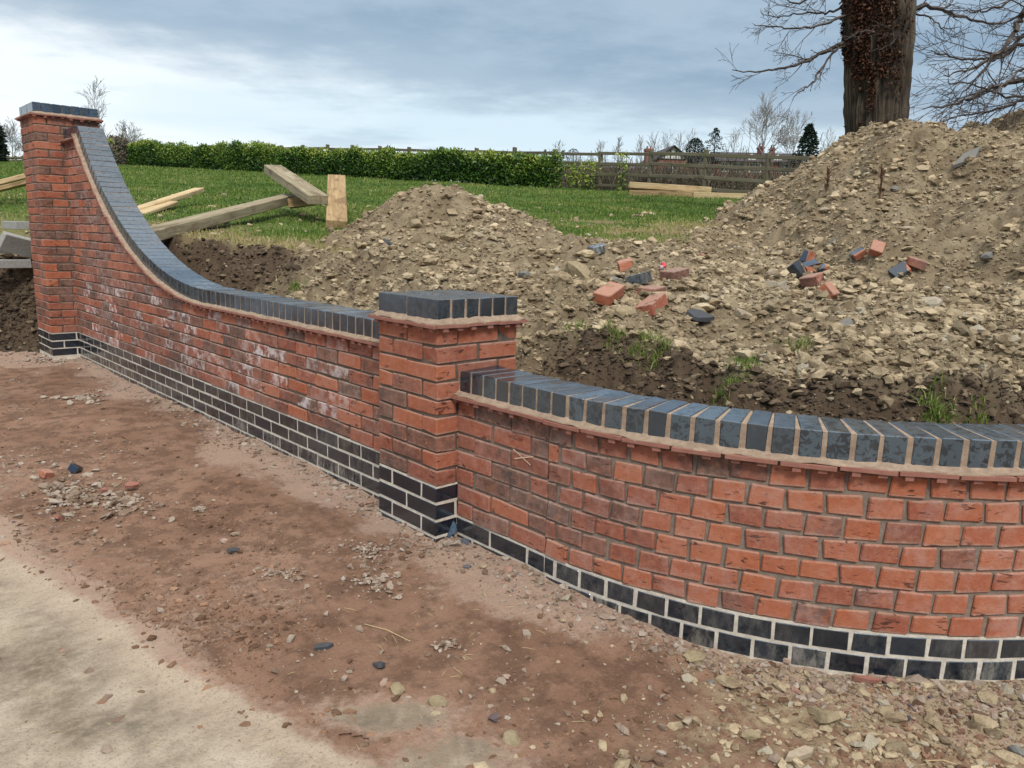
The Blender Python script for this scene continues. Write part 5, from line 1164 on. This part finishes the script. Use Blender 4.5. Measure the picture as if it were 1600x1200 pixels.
# ---- the neighbouring tree, whose branches hang in from the right
RD = 11.2; c2 = at(1790, 232, RD); B2 = np.array([c2[0], c2[1], float(bank(c2[0:1], c2[1:2])[0])-.1])
RT2 = empty('bare_tree', B2, 'bare tree standing out of view, its black branches hanging in from the right edge', 'tree')
q = at(1790, -60, RD)-B2; V, F = tubes([(np.array([[0, 0, 0], q*.3, q*.65, q, q*1.5]), [.34, .28, .25, .22, .12])], 14); link('trunk', mesh('trunk', V, F, M['trunk'], True, np.full(len(V), .4)), RT2)
for i, (pts_, a, b_, tw, tl) in enumerate((([(1788, 10, 0), (1690, 20, -.1), (1620, 5, -.2), (1598, 22, -.3), (1590, 46, -.3), (1566, 78, -.4), (1540, 96, -.5), (1508, 112, -.6), (1474, 118, -.7)], .07, .006, 44, .8),
    ([(1788, 30, 0), (1690, 40, .3), (1640, 30, .3), (1598, 55, .2), (1568, 82, .1), (1545, 100, 0), (1510, 140, -.1), (1484, 170, -.2)], .05, .005, 44, .8),
    ([(1788, 70, .1), (1700, 110, 0), (1640, 118, -.2), (1595, 126, -.3), (1565, 134, -.4), (1535, 143, -.5), (1512, 156, -.6), (1480, 164, -.7), (1442, 171, -.8)], .055, .006, 48, .7),
    ([(1788, 80, .1), (1690, 60, .3), (1640, 66, .3), (1590, 70, .3), (1560, 92, .3), (1510, 95, .3), (1470, 84, .3), (1448, 82, .3)], .04, .005, 40, .7),
    ([(1788, 90, -.2), (1700, 120, -.3), (1640, 140, -.3), (1590, 160, -.4), (1550, 172, -.4), (1500, 182, -.5), (1462, 192, -.6)], .035, .005, 36, .6),
    ([(1788, 0, .2), (1700, -30, .2), (1640, -20, .2), (1580, 0, .2), (1540, 20, .2), (1510, 15, .2)], .04, .006, 30, .8),
    ([(1788, 60, -.5), (1690, 70, -.6), (1630, 92, -.7), (1585, 118, -.8), (1545, 158, -.9), (1520, 200, -1.)], .03, .004, 34, .7),
    ([(1788, 100, -.5), (1690, 140, -.6), (1630, 150, -.6), (1570, 152, -.6), (1520, 130, -.6), (1480, 128, -.6)], .03, .004, 30, .6))): limb(RT2, B2, pts_, a, b_, 80+i, tw, tl, 2, D=RD)

# ------------------------------------------------------------------ houses beyond the fence
def mat_flat(name, c, rough=.85, v=.2, sc=3.):
    m, nt, b = new_mat(name, rough, .3); g = G(nt); n_ = g.noise(g.pos(), sc, 4); g.set(b.inputs['Base Color'], g.mix(n_, tuple(q*(1-v) for q in c), tuple(q*(1+v) for q in c))); return m
HB, HR, HW, HG, HK = mat_flat('house_brick', (.25, .10, .075)), mat_flat('roof_tiles', (.070, .058, .062), .8, .3, 6.), mat_flat('white_render', (.66, .64, .58)), mat_flat('window_glass', (.05, .06, .07), .08), mat_flat('black_timber', (.035, .03, .03))
HL = mat_flat('slate_roof', (.10, .105, .12), .6, .25, 5.)
def house(label, u, D, rz, zbase=None):
    p = at(u, 290, D); z = float(bank(p[0:1], p[1:2])[0])-.3; o = empty('house', (p[0], p[1], z), label, 'house', 'houses beyond the fence', (0, 0, rz)); return o, z
def part(name, mb, mat, par): return link(name, mb.mesh(name, mat), par)
def window(par, x, y, z, w, h, face=-1, axis=0):
    """white frame and dark panes on a wall looking to -y (axis 0)"""
    f = MB(); t = .07
    for a, b_ in (((x-w/2, y-.05, z), (x+w/2, y+.02, z+t)), ((x-w/2, y-.05, z+h-t), (x+w/2, y+.02, z+h)), ((x-w/2, y-.048, z+t), (x-w/2+t, y+.02, z+h-t)), ((x+w/2-t, y-.048, z+t), (x+w/2, y+.02, z+h-t)), ((x-t/2, y-.046, z+t), (x+t/2, y+.02, z+h-t))): f.box(a, b_)
    o = part('window', f, HW, par); q = MB(); q.box((x-w/2+t, y-.02, z+t), (x-t/2, y+.02, z+h-t)); part('pane', q, HG, o); q = MB(); q.box((x+t/2, y-.02, z+t), (x+w/2-t, y+.02, z+h-t)); part('pane', q, HG, o)
def chimney(par, x, y, z0, z1, w=.8):
    m_ = MB(); m_.box((x-w/2, y-w/2, z0), (x+w/2, y+w/2, z1)); m_.box((x-w/2-.08, y-w/2-.08, z1), (x+w/2+.08, y+w/2+.08, z1+.18)); m_.box((x-w/2+.02, y-w/2+.02, z1+.18), (x+w/2-.02, y+w/2-.02, z1+.3)); c_ = part('chimney', m_, HB, par)
    for sx in (-.25*w, .25*w): V, F = tubes([(np.array([[x+sx, y, z1+.28], [x+sx, y, z1+.6]]), [.09, .07])], 8); link('chimney_pot', mesh('chimney_pot', V, F, HB), c_)
def zat(u, v, D): return at(u, v, D)[2]
D1 = 92; o1, zb1 = house('red brick house with a black and white timbered gable and a tall chimney', 1049, D1, YAW-rad(90)+.10)
px = D1/FPX; gw = 48*px; ap = zat(1047, 228, D1)-zb1; ev = ap-gw*.5*.80; L1_ = 9.
m_ = MB(); m_.box((-gw/2, 0, 0), (gw/2, 8, ev)); part('wall', m_, HB, o1)
m_ = MB(); m_.prism([(-gw/2, ev), (gw/2, ev), (0, ap-.1)], lambda p, t: (p[0], .02+t*7.9, p[1])); part('gable_panel', m_, HW, o1)
for sx in (-1, 1):
    m_ = MB(); m_.prism([(sx*(gw/2+.35), ev-.33), (sx*(gw/2+.35), ev-.12), (0, ap+.10), (0, ap-.10)], lambda p, t: (p[0], -.30+t*9, p[1])); part('roof', m_, HR, o1)
    m_ = MB(); m_.prism([(sx*(gw/2+.3), ev-.20), (sx*(gw/2+.3), ev-.08), (0, ap+.06), (0, ap-.08)], lambda p, t: (p[0], -.42+t*.1, p[1])); part('barge_board', m_, HK, o1)
for x_ in (-gw*.28, -gw*.09, gw*.09, gw*.28):
    m_ = MB(); m_.box((x_-.045, -.06, ev+.05), (x_+.045, .018, ev+(ap-ev)*(1-abs(x_)/(gw/2))-.2)); part('timber_stud', m_, HK, o1)
for z_, w_ in ((ev, gw/2), (ev+(ap-ev)*.42, gw*.28)): m_ = MB(); m_.box((-w_, -.07, z_-.06), (w_, .017, z_+.06)); part('timber_rail', m_, HK, o1)
window(o1, .0, -.0, ev-1.5, 1.1, 1.0); chimney(o1, -gw/2-.25, 3.0, 0, zat(1029, 224, D1)-zb1-.6, .85)
m_ = MB(); m_.box((gw/2, 1.5, 0), (gw/2+4.5, 7, ev-.4)); part('wing_wall', m_, HB, o1)
m_ = MB(); m_.prism([(1.2, ev-.5), (4.2, ap-.35), (7.2, ev-.5)], lambda p, t: (gw/2-.6+t*5.0, p[0], p[1])); part('wing_roof', m_, HR, o1)
D2 = 88; o2, zb2 = house('long low red brick house with a dark tiled roof and two chimneys', 1186, D2, YAW-rad(90)-.05)
px = D2/FPX; w2 = 128*px/2; rg, ev2 = zat(1186, 234, D2)-zb2, zat(1186, 251, D2)-zb2
m_ = MB(); m_.box((-w2, 0, 0), (w2, 6, ev2)); part('wall', m_, HB, o2)
m_ = MB(); m_.prism([(-.4, ev2-.15), (3.0, rg), (6.4, ev2-.15)], lambda p, t: (-w2-.3+t*(2*w2+.6), p[0], p[1])); part('roof', m_, HR, o2)
for x_, w_ in ((-2.4, 1.5), (-.6, 1.3), (2.6, 1.2), (-3.9, 1.0)): window(o2, x_, 0, ev2-1.25, w_, 1.0)
for x_ in (-2.6, 2.0): window(o2, x_, 0, ev2-3.6, 1.3, 1.1)
chimney(o2, 8*px, 3.0, ev2, zat(1194, 222, D2)-zb2-.4, .62); chimney(o2, 26*px, 3.0, ev2, zat(1211, 223, D2)-zb2-.5, .5)
for x_ in (-13*px, 26*px): m_ = MB(); m_.prism([(x_-.55, ev2), (x_+.55, ev2), (x_, ev2+.75)], lambda p, t: (p[0], .3+t*1.6, p[1])); part('dormer', m_, HW, o2)
D3 = 70; o3, zb3 = house('low slate roofed outbuilding left of the gabled house', 950, D3, YAW-rad(90)+.1)
px = D3/FPX; w3 = 120*px/2; m_ = MB(); m_.box((-w3, 0, 0), (w3, 5, zat(985, 262, D3)-zb3)); part('wall', m_, HB, o3)
m_ = MB(); m_.prism([(-.3, zat(985, 264, D3)-zb3), (2.5, zat(985, 250, D3)-zb3), (5.3, zat(985, 264, D3)-zb3)], lambda p, t: (-w3-.2+t*(2*w3+.4), p[0], p[1])); part('roof', m_, HL, o3)
# fence far left behind the pier
FL = empty('board_fence', at(18, 262, 50), 'grey timber fence far off between the dark evergreen and the tall pier', 'fence'); a, b_ = at(-20, 262, 50), at(60, 262, 50)
for i in range(8):
    p = a+(b_-a)*i/7; m_ = MB(); m_.box((p[0]-.06, p[1]-.06, p[2]-.3), (p[0]+.06, p[1]+.06, p[2]+.72)); m_.build('post', M['fence'], FL)
for k in range(4):
    V, F = tubes([(np.array([a+[0, 0, .08+.17*k], b_+[0, 0, .08+.17*k]]), [.075, .075])], 4); o = link('rail', mesh('rail', V, F, M['fence']), FL); put(o)
# chalk crosses on two bricks
m, nt, b = new_mat('chalk', .95, .1); b.inputs['Base Color'].default_value = (.62, .42, .30, 1)
def chalk(parent, c, t, n_, s):
    t = np.array(t); n_ = np.array(n_); V = []; F = []
    for (x0, z0, x1, z1) in ((-.7, .28, .75, -.32), (-.55, -.25, .95, .22)):
        d = np.array([x1-x0, z1-z0]); q = np.array([-d[1], d[0]])/np.linalg.norm(d)*.035; k = len(V)
        for (x_, z_) in ((x0-q[0], z0-q[1]), (x1-q[0], z1-q[1]), (x1+q[0], z1+q[1]), (x0+q[0], z0+q[1])): V.append(np.array(c)+t*x_*s+np.array([0, 0, z_*s])+n_*.0035)
        F.append((k, k+1, k+2, k+3)); n_ = n_*1.25
    o = link('chalk_mark', mesh('chalk_mark', V, F, m), parent); put(o)
chalk(W2, (A, -.405, .507), (0, -1, 0), (-1, 0, 0), .07); chalk(W1, (A, 2.06, .56), (0, -1, 0), (-1, 0, 0), .07)
